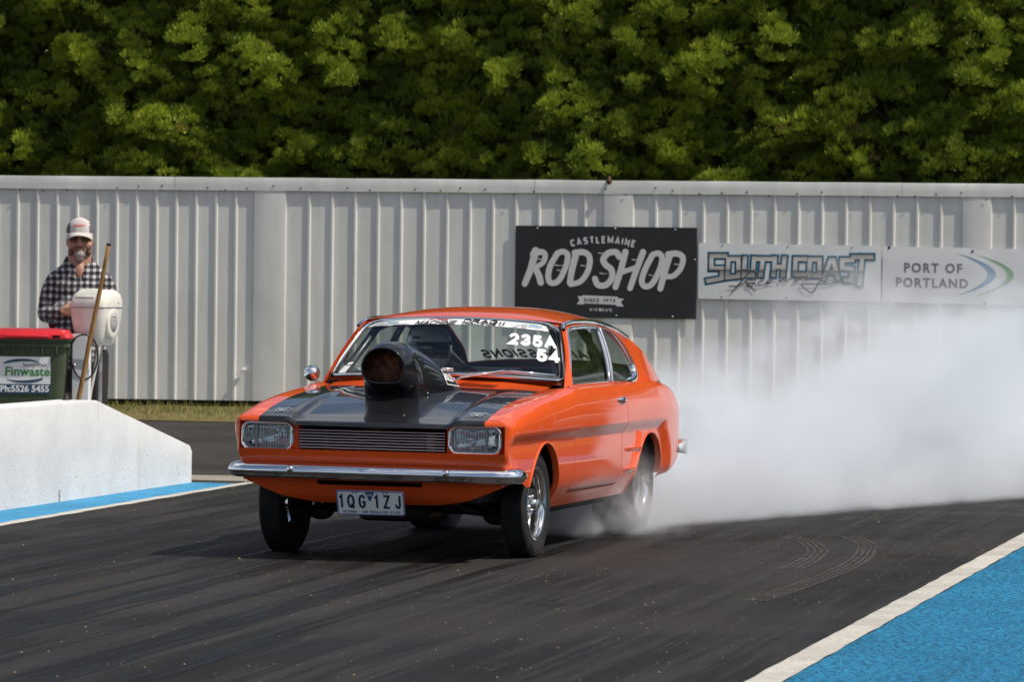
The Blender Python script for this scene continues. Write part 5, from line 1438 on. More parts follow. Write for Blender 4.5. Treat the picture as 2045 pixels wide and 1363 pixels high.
# ================================================================== barrier wall
def wallmat():
    t = NT('whitewashed_concrete'); o = t.obj()
    a = t.noise(o, 2.2, 5, .6); col = t.mix(t.rng(a, .3, .7), (.60, .60, .592), (.68, .68, .672))
    dr = t.noise(t.mapping(o, (3.2, 3.2, .35)), 1.6, 5, .6); col = t.mix(t.rng(dr, .56, .74, 0, .4), col, (.50, .48, .42))
    st_ = t.noise(t.mapping(o, (26, 26, 1.2)), 1.0, 3, .6); col = t.mix(t.rng(st_, .66, .74, 0, .6), col, (.26, .22, .15))
    sp = t.noise(o, 60, 2, .5); s = t.n('SeparateXYZ'); lnk(t.t, o, s.inputs[0])
    low = t.rng(s.outputs[2], .02, .55, 1., .25)
    col = t.mix(t.math('MULTIPLY', t.rng(sp, .66, .70, 0, .9), low), col, (.10, .09, .08))
    t.p(col=col, rough=.8, spec=.25); t.bump(t.math('ADD', t.noise(o, 30, 5, .7), t.math('MULTIPLY', a, .6)), .3, .01); return t.m
M['wall'] = wallmat()
B0, B1 = np.array([-3.256, 28.21]), np.array([-2.344, 32.5]); bd_ = (B1 - B0) / np.linalg.norm(B1 - B0); bn_ = np.array([-bd_[1], bd_[0]])
BL = float(np.linalg.norm(B1 - B0))
bar = MB(); T = .27
prof_ = [(-9, .66), (BL - 2.42, .665), (BL - 2.30, .66), (BL - 2.22, .645), (BL - .06, .285), (BL - .02, .272), (BL, .25)]
us_ = np.concatenate([np.linspace(-9, 0, 20), np.linspace(.2, BL - 2.5, 8), np.linspace(BL - 2.42, BL - 2.2, 5), np.linspace(BL - 2.1, BL - .1, 10), [BL - .06, BL - .03, BL]])
ring_ = []
for u in us_:
    h = float(np.interp(u, [p[0] for p in prof_], [p[1] for p in prof_])); j = .006 * noise.noise(Vector((u * 2, 0, 0))); bev = .018
    q = B0 + bd_ * u
    row = []
    for o, z in ((0, 0 + .012 * noise.noise(Vector((u * 2.6, 3, 0)))), (.001, h * .5), (.0, h - bev), (bev * .35, h - bev * .3), (bev, h), (T - bev, h + .0), (T, h - bev), (T, 0)):
        row.append((*(q + bn_ * (o + (j if o < .1 else 0))), z))
    ring_.append(row)
bar.grid(ring_, flip=True); bar.add(ring_[-1], [tuple(range(8))])
bar.build('barrier_wall', M['wall'], fix=True, angle=35, label='low white concrete wall with sloping end beside the burnout box', category='wall')
for u, o in ((1.85, .16), (2.72, .13)):
    q = B0 + bd_ * u + bn_ * o; h = float(np.interp(u, [p[0] for p in prof_], [p[1] for p in prof_]))
    mb = MB(); mb.lathe([(0, .040), (.013, .040), (.016, .034), (.016, .016), (.024, .012), (.026, 0)], 10, 'z', (*q, h))
    mb.build('anchor_bolt', M['under'], None, label=('dark bolt on the wall top in front of the green bin' if u < 2 else 'dark bolt on the wall top at the foot of the white post'), category='bolt', group='anchor bolts on the wall top')
# ================================================================== wheelie bin
def plastic(name, c, rough=.4):
    return simple(name, c, rough, spec=.4, var=.14, vscale=5, bump=.06, bscale=40)
M['bin_green'] = plastic('bin_green', (.055, .075, .038), .45); M['bin_red'] = plastic('bin_red', (.55, .018, .025), .32)
GZ = .082
bx, by = -3.405, 31.22
bin_ = empty('wheelie_bin', (bx, by, GZ), R(4), label='dark green wheelie bin with red lid behind the white wall', category='bin')
W0, W1, Hh = .235, .285, .955
def rsec(w, d, z, r=.05, n=5, oy=0): return [(p[0], p[1] + oy, z) for p in rrect(-w, -d, w, d, r, r, n)]
secs = [rsec(.20, .24, .06, .05), rsec(.215, .26, .10), rsec(W0, .29, .45), rsec(.262, .325, .80, .055), rsec(.268, .335, .925, .055), rsec(.290, .352, .930, .05), rsec(.292, .354, .952, .05), rsec(.282, .344, .955, .05), rsec(.284, .346, .972, .05), rsec(.300, .362, .975, .05), rsec(.300, .362, .990, .05)]
mb = MB(); mb.grid([s + s[:1] for s in secs]); mb.build('bin_body', M['bin_green'], bin_, angle=35)
mb = MB()
for x in (-.20, -.1, 0, .1, .2): mb.bbox((x, -.343, .905), (.012, .03, .06), .003)
for x in (-.275, .275):
    for y in (-.2, .2): mb.bbox((x, y, .90), (.03, .012, .08), .003)
mb.build('rim_gusset', M['bin_green'], bin_)
ls = [rsec(.305, .37, .988, .05), rsec(.307, .372, .996, .05), rsec(.300, .365, 1.018, .05), rsec(.285, .345, 1.028, .05), rsec(.278, .335, 1.046, .05), rsec(.20, .26, 1.056, .05)]
mb = MB(); mb.grid([s + s[:1] for s in ls]); mb.add(ls[-1], [tuple(range(len(ls[-1])))])
lid = mb.build('lid', M['bin_red'], bin_, angle=35)
mb = MB(); mb.bbox((0, -.38, 1.005), (.30, .05, .022), .008); mb.build('lid_grip', M['bin_red'], lid)
mb = MB(); mb.box((.20, -.366, 1.005), (.05, .02, .016)); mb.build('lid_slot', M['dark'], lid)
mb = MB(); mb.tube([(-.22, .40, .93), (.22, .40, .93)], .016, 10); mb.tube([(-.22, .34, .93), (-.22, .40, .93)], .012, 8); mb.tube([(.22, .34, .93), (.22, .40, .93)], .012, 8); mb.build('handle', M['bin_green'], bin_)
for sx in (-1, 1):
    mb = MB(); mb.lathe([(.03, -.022), (.09, -.025), (.1, -.015), (.1, .015), (.09, .025), (.03, .022)], 24, 'x', (sx * .255, .26, .10), closed=True); mb.build('wheel', M['rubber'], bin_)
# label with lettering
lab = MB(); LW, LH = .178, .130
def lf(x, y, o=.0): 
    z = .732 + y; yy = -(.29 + (.325 - .29) * (z - .45) / .35) - .004 - o
    return (x - .02, yy, z)
lab.grid([[lf(x, y) for y in np.linspace(-LH, LH, 5)] for x in np.linspace(-LW, LW, 5)]); la = lab.build('label', M['white_print'], bin_)
la['label'] = 'white and navy contractor label'
M['navy_label'] = simple('navy_label', (.03, .075, .13), .45); M['label_green'] = simple('label_green', (.06, .26, .07), .45)
lab = MB(); lab.grid([[lf(x, y, .001) for y in (-LH, -LH + .067)] for x in np.linspace(-LW, LW, 3)]); lab.build('label_band', M['navy_label'], bin_)
def lt(V, F, x0, y0, mat): 
    V, F = subdiv_flat(V, F, .2); MB().add([lf(x0 + p[0], y0 + p[1], .002 + (p[2] if len(p) > 2 else 0)) for p in V], F).build('lettering', mat, bin_, smooth=False)
lt(*font_text('Finwaste', .088, .0022, 0, 1.02), .018, .024, M['label_green'])
lt(*font_text('SouthWest', .034, .0006, 0, 1.08), .070, .072, M['ink_grey'])
lt(*font_text('Ph:5526 5455', .062, .0022, 0, 1.0), .0, -LH + .033, M['white_print'])
lt(*font_text('thinking . caring . waste', .013, 0, 0, 1.1), -.02, -.012, M['ink_grey']) if False else None
for (x0, y0, sg_) in ((-.02, .070, 1), (.0, -.010, -1)):
    A = []; Bq = []
    for i in range(17):
        t = i / 16; a = PI * (.06 + .88 * t); wv = .030 * math.sin(PI * t) ** .8 * (1 - .75 * t if sg_ > 0 else .25 + .75 * t)
        px, py = -math.cos(a) * .135, sg_ * math.sin(a) * .045; A.append((x0 + px, y0 + py)); Bq.append((x0 + px * .98, y0 + py - sg_ * wv))
    lt(A + Bq, [(i, i + 1, 18 + i, 17 + i) for i in range(16)], 0, 0, M['navy_label'])
# black round knob standing up behind the lid
kb = MB(); kx, ky, kz = -3.285, 31.62, 1.167
kb.lathe([(0, -.020), (.006, -.021), (.008, -.014), (.022, -.017), (.031, -.010), (.033, 0), (.031, .010), (.020, .018), (0, .02)], 24, 'y', (kx, ky, kz)); kb.tube([(kx + .01, ky, kz), (kx + .012, ky + .01, 1.0), (kx + .012, ky + .01, GZ)], .014, 8)
kb.build('stake', M['black_gloss'], None, label='black round-topped stake behind the red bin lid', category='stake')
# ================================================================== white post, hose reel, pole
post = empty('service_post', (-3.035, 31.2, GZ), R(-6), label='white square post with bolts and a hung black cable loop', category='post')
mb = MB(); mb.bbox((0, 0, .51), (.118, .09, 1.02), .003); mb.build('post_sheath', simple('white_sheet', (.72, .74, .76), .4, var=.05), post, smooth=False)
for z in (.99, .80):
    mb = MB(); mb.lathe([(0, -.012), (.009, -.010), (.012, 0)], 12, 'y', (-.042, -.045, z)); mb.build('bolt', M['steel'], post)
cl = MB(); pts = [(.030 + .098 * math.cos(a), -.062 - .02 * math.sin(a), .870 + .158 * math.sin(a) + .010 * math.cos(2 * a)) for a in np.linspace(0, 2 * PI, 44)[:-1]]; cl.tube(pts, .0062, 8, True)
cl.build('cable_loop', M['trim_rubber'], None, label='loop of black cable hung over the white post', category='cable').matrix_world = Matrix.Translation((-3.035, 31.2, GZ)) @ Matrix.Rotation(R(-6), 4, 'Z')
M['reel_white'] = plastic('reel_white', (.72, .69, .60), .4)
rx, ry, rz_ = -2.955, 31.42, 1.225
reel = empty('hose_reel', (rx, ry, rz_), R(-30), label='cream plastic hose reel housing on a pipe stand', category='hose reel')
mb = MB()
def rsec2(w, d, cz, cy_, r, n=6): return None
# body as a stack of rounded sections along z
zs = [(-.205, .085, .10, .0), (-.185, .105, .12, .0), (-.12, .128, .142, 0), (-.02, .150, .152, 0), (.06, .158, .155, 0), (.075, .160, .157, 0), (.12, .157, .150, .004), (.16, .145, .13, .01), (.185, .120, .10, .014), (.192, .09, .07, .016)]
X = []
for z, w, d, oy in zs: X.append([(p[0], p[1] + oy, z) for p in rrect(-w, -d, w, d, min(w, d) * .42, min(w, d) * .42, 7)])
X = [r_ + r_[:1] for r_ in X]; mb.grid(X); mb.add(X[-1][:-1], [tuple(range(len(X[-1]) - 1))]); mb.add(X[0][:-1], [tuple(range(len(X[0]) - 1))])
mb.build('housing', M['reel_white'], reel, angle=50)
mb = MB(); mb.ribbon([(p[0], p[1], .066) for p in rrect(-.160, -.157, .160, .157, .066, .066, 7)], [(-.01, -.004), (.002, -.003), (.002, .003), (-.01, .004)], [Vector((p[0], p[1], 0)).normalized() for p in rrect(-.160, -.157, .160, .157, .066, .066, 7)], True); mb.build('lid_seam', M['grey_print'], reel)
mb = MB(); mb.bbox((-.01, -.10, .165), (.17, .10, .012), .005, rot=Matrix.Rotation(R(38), 3, 'X')); mb.build('lid_hatch', M['reel_white'], reel)
mb = MB(); mb.lathe([(0, .012), (.085, .012), (.098, .006), (.102, -.02)], 36, 'x', (.148, 0, -.035)); mb.v = [(x, y * .78, -.035 + (z + .035) * 1.12) for x, y, z in mb.v]; mb.build('side_hub', M['reel_white'], reel, angle=40)
mb = MB(); mb.lathe([(0, .003), (.062, .003), (.064, -.004)], 32, 'x', (.162, 0, -.03)); mb.v = [(x, y * .72, -.03 + (z + .03) * 1.2) for x, y, z in mb.v]; mb.build('hub_badge', simple('badge_grey', (.46, .43, .42), .4), reel)
V, F = stroke_text('HOSE', .012, .2, .2, .8, 0)
mb = MB(); mb.bbox((.166, .0, -.0), (.002, .045, .010), .0005); mb.bbox((.166, 0, -.022), (.002, .05, .003), .0004); mb.bbox((.166, 0, -.036), (.002, .010, .010), .0005); mb.build('badge_print', M['grey_print'], reel)
mb = MB()
for p in ((-.13, -.12, .1), (.08, -.152, .02), (.03, -.15, -.13), (.158, -.07, .09), (.158, .06, .10)): mb.ellipsoid(p, (.005, .005, .005), 8, 6)
mb.build('screw', M['under'], reel)
mb = MB(); mb.tube([(.02, .02, -.19), (.02, .02, GZ - rz_)], .021, 12); mb.lathe([(0, .01), (.09, .01), (.09, 0)], 16, 'z', (.02, .02, GZ - rz_)); mb.build('pipe_stand', M['steel'], reel, angle=40)
reel.scale = (.94, .94, 1)
hs_ = MB(); hs_.tube([(rx + .035, ry - .085, rz_ - .145), (rx + .028, ry - .09, rz_ - .22), (rx + .0, ry - .09, rz_ - .38), (rx - .03, ry - .07, rz_ - .52), (rx - .06, ry - .04, rz_ - .72), (rx - .085, ry - .01, .20), (rx - .11, ry + .02, GZ + .014)], .0145, 10)
hs_.build('water_hose', simple('hose_white', (.62, .60, .55), .45, var=.1), None, label='pale hose hanging from the cream reel housing', category='hose')
pm = NT('old_timber'); o = pm.obj(); pm.p(col=pm.mix(pm.rng(pm.noise(pm.mapping(o, (40, 40, 3)), 2, 5, .7), .3, .7), (.20, .095, .028), (.36, .20, .07)), rough=.7, spec=.3); pm.bump(pm.noise(pm.mapping(o, (60, 60, 3)), 2, 4), .3, .004)
pp = MB(); a_, b_ = Vector((-2.835, 31.02, 1.741)), Vector((-3.045, 31.06, .62)); dd_ = (b_ - a_).normalized(); e_ = b_ + dd_ * ((b_.z - GZ - .016) / -dd_.z)
npt = 14; pp.tube([a_ + (e_ - a_) * t + Vector((.004 * noise.noise(Vector((t * 4, 0, 0))), 0, 0)) for t in np.linspace(0, 1, npt)], [.0145 + .0035 * t for t in np.linspace(0, 1, npt)], 10)
pole = pp.build('wooden_pole', pm.m, None, label='long wooden broom handle leaning against the white post', category='pole')
mb = MB(); mb.tube([a_ + dd_ * -.004, a_ + dd_ * .012], [.0158, .0158], 10); mb.build('pole_cap', M['under'], pole)
# ================================================================== people
def remesh(mb, name, mats, vox, smooth=6, parent=None, **tags):
    me = bpy.data.meshes.new('tmp'); me.from_pydata(mb.v, [], mb.f)
    o = bpy.data.objects.new('tmp', me); COL.objects.link(o)
    m = o.modifiers.new('r', 'REMESH'); m.mode = 'VOXEL'; m.voxel_size = vox; m.use_smooth_shade = True
    if smooth: s = o.modifiers.new('s', 'SMOOTH'); s.iterations = smooth; s.factor = .5
    dg = bpy.context.evaluated_depsgraph_get(); dg.update()
    e = bpy.data.meshes.new_from_object(o.evaluated_get(dg), depsgraph=dg); e.name = name
    bpy.data.objects.remove(o); bpy.data.meshes.remove(me)
    e.materials.clear()
    for x in (mats if isinstance(mats, (list, tuple)) else [mats]): e.materials.append(x)
    e.polygons.foreach_set('use_smooth', [True] * len(e.polygons))
    return link(name, e, parent, **tags)
def caps(mb, pts, rs, n=12):
    """tapered limb: tube with round ends"""
    pts = [Vector(p) for p in pts]
    mb.tube(pts, rs, n)
    for p, r in zip(pts, rs): mb.ellipsoid(p, (r, r, r), n, 8)
def skinmat(name, c):
    t = NT(name); o = t.obj(); t.p(col=t.mix(t.rng(t.noise(o, 30, 4), .3, .7), c, tuple(x * .78 for x in c)), rough=.5, spec=.4, sss=.08); t.b.inputs['Subsurface Radius'].default_value = (.012, .004, .002); t.bump(t.noise(o, 160, 3), .2, .002); return t.m
M['skin'] = skinmat('skin', (.46, .25, .17))
def head_into(mb, c, k=1.0):
    c = Vector(c)
    def e(p, r, n=18, m=12): mb.ellipsoid(c + Vector(p) * k, tuple(x * k for x in r), n, m)
    e((0, .012, .035), (.080, .098, .092)); e((0, -.012, -.030), (.080, .078, .085)); e((0, -.030, -.078), (.056, .052, .042)); e((0, -.055, -.095), (.030, .028, .022))
    e((0, -.088, .028), (.050, .016, .012))                             # brow
    e((0, -.100, -.012), (.013, .022, .030)); e((0, -.112, -.030), (.018, .016, .013)); e((-.014, -.100, -.034), (.010, .012, .009)); e((.014, -.100, -.034), (.010, .012, .009))
    for s in (-1, 1): e((s * .050, -.058, -.034), (.034, .032, .032)); e((s * .032, -.080, .006), (.014, .010, .009)); e((s * .082, .010, -.008), (.010, .022, .034))
    e((0, -.086, -.058), (.026, .012, .006)); e((0, -.084, -.070), (.022, .012, .007))
def hand_into(mb, wrist, fdir_, palm_n, side, curl=.6, k=1.0):
    """a relaxed hand: palm, four fingers of unequal length with knuckle bends, thumb from the palm's side"""
    w = Vector(wrist); f = Vector(fdir_).normalized(); n = Vector(palm_n).normalized(); n = (n - f * n.dot(f)).normalized(); s = f.cross(n) * side
    P = lambda a, b, c: w + f * a * k + s * b * k + n * c * k
    for b in (-.030, -.010, .010, .030): caps(mb, [P(0.0, b * .6, 0), P(.085, b, 0)], [.017 * k, .0135 * k], 10)
    for b, ln, sp in ((-.031, .062, -.10), (-.010, .074, -.03), (.011, .080, .03), (.032, .070, .10)):
        a0 = Vector((.085, b, 0)); segs = (.44, .32, .24); an = 0.15; pts = [P(*a0)]; q = a0
        for sg_ in segs:
            an += curl * .75; q = q + Vector((math.cos(an) * ln * sg_, sp * ln * sg_, math.sin(an) * ln * sg_)); pts.append(P(*q))
        caps(mb, pts, [.0098 * k, .0092 * k, .0084 * k, .0072 * k], 8)
    caps(mb, [P(.018, .030, .006), P(.050, .056, .020), P(.078, .060, .034), P(.098, .056, .042)], [.015 * k, .0125 * k, .0105 * k, .009 * k], 8)
mx_, my_ = -3.13, 31.95
man = None
kz0 = GZ
mbod = MB()
HC = Vector((.0, -.02, 1.690))     # head centre in the figure's own frame (feet at the origin plus pad height)
head_into(mbod, HC, 1.08)
caps(mbod, [(0, .02, 1.45), (0, .0, 1.53), (0, -.005, 1.63)], [.098, .088, .084], 14); mbod.ellipsoid((0, -.072, 1.455), (.048, .045, .080))
mbod.ellipsoid((0, .01, 1.28), (.20, .13, .20)); mbod.ellipsoid((0, -.03, 1.08), (.20, .16, .18)); mbod.ellipsoid((0, 0, .92), (.19, .14, .13))
for s in (-1, 1):
    caps(mbod, [(s * .09, 0, .92), (s * .10, -.01, .50), (s * .105, .02, .10)], [.10, .068, .045])
    mbod.ellipsoid((s * .11, -.05, .045), (.045, .12, .045))
    caps(mbod, [(s * .06, .01, 1.40), (s * .14, .02, 1.37)], [.06, .05])
# his right arm (left in the picture) folded across the belly; the other hand meets it
caps(mbod, [(-.16, .02, 1.36), (-.225, .015, 1.17), (-.115, -.205, 1.172)], [.050, .042, .030])
hand_into(mbod, (-.118, -.212, 1.175), (.95, -.25, .05), (.2, .95, .0), 1, .55)
caps(mbod, [(.16, .02, 1.36), (.235, .015, 1.16), (.075, -.215, 1.112)], [.050, .042, .030])
hand_into(mbod, (.080, -.225, 1.112), (-.95, -.20, .05), (-.2, .95, .0), -1, .55)
man = remesh(mbod, 'person', M['skin'], .0062, 3, None, label='man in checked flannel shirt and pale cap standing behind the wall', category='person')
def plaid():
    t = NT('checked_flannel'); o = t.obj()
    nz = t.n('TexNoise'); lnk(t.t, o, nz.inputs['Vector']); nz.inputs['Scale'].default_value = 5; nz.inputs['Detail'].default_value = 2
    va = t.n('VectorMath', operation='MULTIPLY_ADD'); lnk(t.t, nz.outputs['Color'], va.inputs[0]); va.inputs[1].default_value = (.03, .0, .03); lnk(t.t, o, va.inputs[2])
    s = t.n('SeparateXYZ'); lnk(t.t, va.outputs[0], s.inputs[0])
    def band(v, per, duty, off=0.):
        x = t.math('FRACT', t.math('ADD', t.math('DIVIDE', v, per), 50.3 + off)); return t.rng(t.math('ABSOLUTE', t.math('SUBTRACT', x, .5)), duty / 2 - .03, duty / 2 + .03, 1, 0)
    a = band(s.outputs[0], .044, .56); b = band(s.outputs[2], .047, .56)
    su = t.math('ADD', a, b)
    col = t.mix(t.rng(su, 0, 1, 0, 1, False), (.50, .49, .49), (.115, .115, .125)); col = t.mix(t.rng(su, 1, 2, 0, 1, False), col, (.008, .009, .014))
    th = band(s.outputs[2], .046, .10, .55); col = t.mix(t.math('MULTIPLY', th, .5), col, (.20, .13, .09))
    t.p(col=col, rough=.9, spec=.15, sheen=.2); t.bump(t.math('ADD', t.noise(o, 7, 3), t.math('MULTIPLY', t.noise(o, 300, 2), .08)), .9, .03); return t.m
M['plaid'] = plaid()
sh = MB()
sh.ellipsoid((0, .01, 1.32), (.205, .150, .17), 24, 14); sh.ellipsoid((0, -.045, 1.10), (.222, .190, .215), 24, 14); sh.ellipsoid((0, -.02, .97), (.212, .172, .14), 24, 14)
caps(sh, [(-.155, .015, 1.395), (-.065, .02, 1.462), (.065, .02, 1.462), (.155, .015, 1.395)], [.080, .085, .085, .080]); caps(sh, [(0, .045, 1.43), (0, .040, 1.505)], [.120, .088], 16)
sh.lathe([(.215, 0), (.225, .06), (.21, .12)], 28, 'z', (0, -.015, .81)); sh.v[-84:] = [(x, (y + .015) * .78 - .015, z + .012 * math.sin(7 * x + 2)) for x, y, z in sh.v[-84:]]
caps(sh, [(0, -.015, .86), (0, -.015, .90)], [.16, .19], 20)
for s in (-1, 1):
    caps(sh, [(s * .165, .015, 1.385), (s * .205, .02, 1.31), (s * .225, .018, 1.23), (s * .235, .012, 1.155), (s * .20, -.095, 1.155), (s * .13, -.185, 1.168)], [.082, .076, .071, .067, .058, .047], 14)
sh_o = remesh(sh, 'shirt', M['plaid'], .011, 5, man)
co = MB()
for s in (-1, 1):
    P_ = []
    for i, t in enumerate(np.linspace(0, 1, 10)):
        a = -PI / 2 + .20 + t * (PI * .82)
        cx_, cy_ = s * .104 * math.cos(a), .012 + .102 * math.sin(a) + (-.012 if t < .15 else 0)
        zb = 1.515 + .045 * t - (.055 * (1 - t) ** 2)
        P_.append([(cx_ * 1.28, cy_ * 1.18 - .006, zb - .032 - .03 * (1 - t)), (cx_ * 1.18, cy_ * 1.08 - .004, zb), (cx_ * .98, cy_ * .95, zb + .034), (cx_ * .93, cy_ * .92, zb + .030), (cx_ * .95, cy_ * .93, zb - .01)])
    co.grid(P_)
co.build('collar', M['plaid'], sh_o)
vn = MB(); vn.add([(-.050, -.098, 1.500), (.050, -.098, 1.500), (0.004, -.152, 1.392)], [(0, 1, 2)]); 
pk = MB(); pk.grid([[(.062 + .095 * u, -.148 - .05 * (1 - v) * .9 + .035 * u - .012, 1.215 + .11 * v) for v in np.linspace(0, 1, 4)] for u in np.linspace(0, 1, 4)]); pkm = simple('pocket', (.1, .1, .11), .9)
M['trouser'] = simple('dark_trousers', (.022, .014, .016), .85, var=.3, vscale=9, bump=.5, bscale=14, bdist=.02)
tr_ = MB(); tr_.ellipsoid((0, 0, .88), (.21, .165, .13), 22, 12)
for s in (-1, 1): caps(tr_, [(s * .10, -.005, .86), (s * .112, -.012, .66), (s * .118, -.01, .48), (s * .120, .015, .28), (s * .122, .02, .10)], [.118, .105, .092, .088, .085], 16)
remesh(tr_, 'trousers', M['trouser'], .012, 6, man)
bo = MB()
for s in (-1, 1): bo.ellipsoid((s * .115, -.055, .045), (.054, .145, .052), 16, 10)
remesh(bo, 'boots', M['under'], .010, 3, man)
cpm = NT('washed_cap'); o = cpm.obj(); cpm.p(col=cpm.mix(cpm.rng(cpm.noise(o, 16, 4), .35, .65), (.50, .45, .42), (.62, .57, .54)), rough=.9, spec=.15); cpm.bump(cpm.noise(o, 220, 2), .3, .002)
cap_grey = simple('cap_mesh_grey', (.12, .125, .145), .9, var=.2, vscale=60)
cp_ = MB(); X = []
for i, th in enumerate(np.linspace(0, 1, 12)):
    row = []
    for a in np.linspace(0, 2 * PI, 41):
        r_ = math.sin(min(1, th) * PI / 2 * 1.02) ** .8; zz_ = math.cos(th * PI / 2) ** .85 if th < 1 else 0
        fr_ = max(0, -math.sin(a)) 
        row.append((HC.x + .095 * r_ * math.cos(a), HC.y + .008 + .113 * r_ * math.sin(a), HC.z + .052 + (.098 + .012 * fr_) * zz_))
    X.append(row)
cap_o = MB(); cap_o.grid(X); 
cap_o.mi = [1 if (np.mean([cap_o.v[i][1] for i in f]) > HC.y + .0 or abs(np.mean([cap_o.v[i][0] for i in f])) > .068) else 0 for f in cap_o.f]
cp = cap_o.build('cap', [cpm.m, cap_grey], man)
br = MB(); X = []
for a in np.linspace(PI + .18, 2 * PI - .18, 17):
    c_, s_ = math.cos(a), math.sin(a); X.append([(HC.x + .092 * c_ * k2, HC.y + .008 + .108 * s_ - e2 * (abs(s_) ** .7), HC.z + .050 - .020 * (e2 / .07) * 1.0 - .030 * abs(c_) ** 2 * (e2 / .07) + dz_) for k2, e2, dz_ in ((1, 0, .004), (1, .03, .005), (1.0, .066, .003), (1.0, .070, 0), (1.0, .066, -.003), (1, .03, -.002), (1, 0, -.002))])
br.grid(X); br.build('brim', cpm.m, cp)
bt = MB(); bt.ellipsoid((HC.x, HC.y + .008, HC.z + .158), (.008, .008, .005), 8, 6); bt.build('button', cap_grey, cp)
V, F = stroke_text('SUMMIT', .020, .2, .14, .72, .15); 
def capf(x, y, o=.002):
    z = HC.z + .100 + y; th = math.acos(min(1, max(.02, ((z - HC.z - .052) / .110)) ** (1 / .85))) / (PI / 2); r_ = math.sin(th * PI / 2 * 1.02) ** .8; a = -PI / 2 + x / .10
    return (HC.x + (.095 * r_ + o) * math.cos(a), HC.y + .008 + (.113 * r_ + o) * math.sin(a), z)
MB().add([capf(x, y + .002, .0015 + k) for x, y, k in V], F).build('lettering', M['red_print'], cp, smooth=False)
be = NT('grizzled_beard'); o = be.obj()
vs_ = be.n('VectorMath', operation='DISTANCE'); lnk(be.t, o, vs_.inputs[0]); vs_.inputs[1].default_value = tuple(HC + Vector((.004, -.105, -.105)))
be.p(col=be.mix(be.rng(be.math('ADD', vs_.outputs['Value'], be.math('MULTIPLY', be.noise(be.mapping(o, (90, 90, 22)), 1, 4, .7), .03)), .035, .075), (.36, .345, .325), (.17, .105, .075)), rough=.85, spec=.2); be.bump(be.noise(be.mapping(o, (140, 140, 30)), 1, 3), .9, .006)
bb = MB(); 
bb.ellipsoid(HC + Vector((0, -.072, -.094)), (.040, .034, .034)); bb.ellipsoid(HC + Vector((0, -.066, -.122)), (.030, .028, .026)); bb.ellipsoid(HC + Vector((0, -.0975, -.0495)), (.030, .010, .007))
for s in (-1, 1): bb.ellipsoid(HC + Vector((s * .034, -.084, -.070)), (.010, .013, .022)); bb.ellipsoid(HC + Vector((s * .058, -.036, -.078)), (.020, .036, .030))
remesh(bb, 'beard', be.m, .005, 2, man)
gs_ = MB()
for s in (-1, 1):
    c_ = HC + Vector((s * .034, -.104, .006)); gs_.tube([c_ + Vector((.024 * math.cos(a), .004 * abs(math.cos(a)), .016 * math.sin(a))) for a in np.linspace(0, 2 * PI, 20)[:-1]], .0018, 6, True)
    gs_.tube([c_ + Vector((s * .024, .004, .004)), HC + Vector((s * .084, .0, .006))], .0016, 6)
gs_.tube([HC + Vector((-.010, -.108, .008)), HC + Vector((.010, -.108, .008))], .0018, 6)
gl_o = gs_.build('glasses', M['under'], man)
ln_ = MB()
for s in (-1, 1):
    c_ = HC + Vector((s * .034, -.104, .006)); ln_.add([c_ + Vector((.023 * math.cos(a), 0, .015 * math.sin(a))) for a in np.linspace(0, 2 * PI, 17)[:-1]], [tuple(range(16))])
ln_.build('lens', glassmat('spectacle_lens', (.62, .60, .58)), gl_o, smooth=False)
ey = MB()
for s in (-1, 1): ey.ellipsoid(HC + Vector((s * .032, -.0845, .006)), (.009, .006, .0045), 12, 8)
ey.build('eye', simple('eye', (.05, .04, .035), .2), man)
for nm_ in ('cap', 'beard', 'glasses', 'eye'):
    for ch in man.children:
        if ch.name.split('.')[0] == nm_:
            ch.matrix_local = Matrix.Translation(HC) @ Matrix.Scale(1.03 if nm_ == 'cap' else 1.08, 4) @ Matrix.Translation(-HC)
man.location = (mx_, my_, GZ); man.rotation_euler = (0, 0, R(5))
# ---- driver, seated
dv = MB(); DH = Vector((0, 0, 0))
drv_c = Vector(L(1.52, -.345, 1.10))
dvb = MB()
head_into(dvb, Vector((0, 0, 0)), 1.0)
caps(dvb, [(0, .01, -.20), (0, 0, -.08)], [.07, .06]); dvb.ellipsoid((0, .04, -.34), (.20, .12, .20)); dvb.ellipsoid((0, .02, -.52), (.17, .13, .16))
for s in (-1, 1):
    caps(dvb, [(s * .19, .04, -.25), (s * .27, -.10, -.42), (s * .15, -.36, -.28)], [.06, .05, .036]); hand_into(dvb, (s * .15, -.37, -.27), (0, -.9, .3), (0, .3, 1), s, 1.0)
    caps(dvb, [(s * .10, .0, -.58), (s * .13, -.40, -.46), (s * .12, -.62, -.72)], [.09, .07, .05])
drv = remesh(dvb, 'person', simple('race_suit', (.03, .03, .035), .8), .012, 3, None, label='driver in white full-face helmet at the wheel of the orange coupe', category='person')
hm = MB(); X = []
for th in np.linspace(0, PI * .80, 20):
    row = []
    for a in np.linspace(0, 2 * PI, 41):
        r_ = math.sin(th); zz_ = math.cos(th); row.append((.132 * r_ * math.cos(a), .012 + (.155 + .012 * max(0, -math.sin(a)) * (1 if zz_ < .2 else 0)) * r_ * math.sin(a), .012 + (.138 if zz_ > 0 else .165) * zz_))
    X.append(row)
hm.grid(X); helm = hm.build('helmet', simple('helmet_white', (.74, .78, .79), .25, coat=1), drv)
vs = MB(); X = []
for z in np.linspace(-.050, .045, 6):
    X.append([(.136 * math.sqrt(max(0, 1 - (z / .15) ** 2)) * math.cos(a), .012 + .172 * math.sqrt(max(0, 1 - (z / .15) ** 2)) * math.sin(a), z) for a in np.linspace(PI + .28, 2 * PI - .28, 20)])
vs.grid(X); vs.build('visor', simple('visor_dark', (.008, .009, .010), .08, coat=1), drv)
pv = MB()
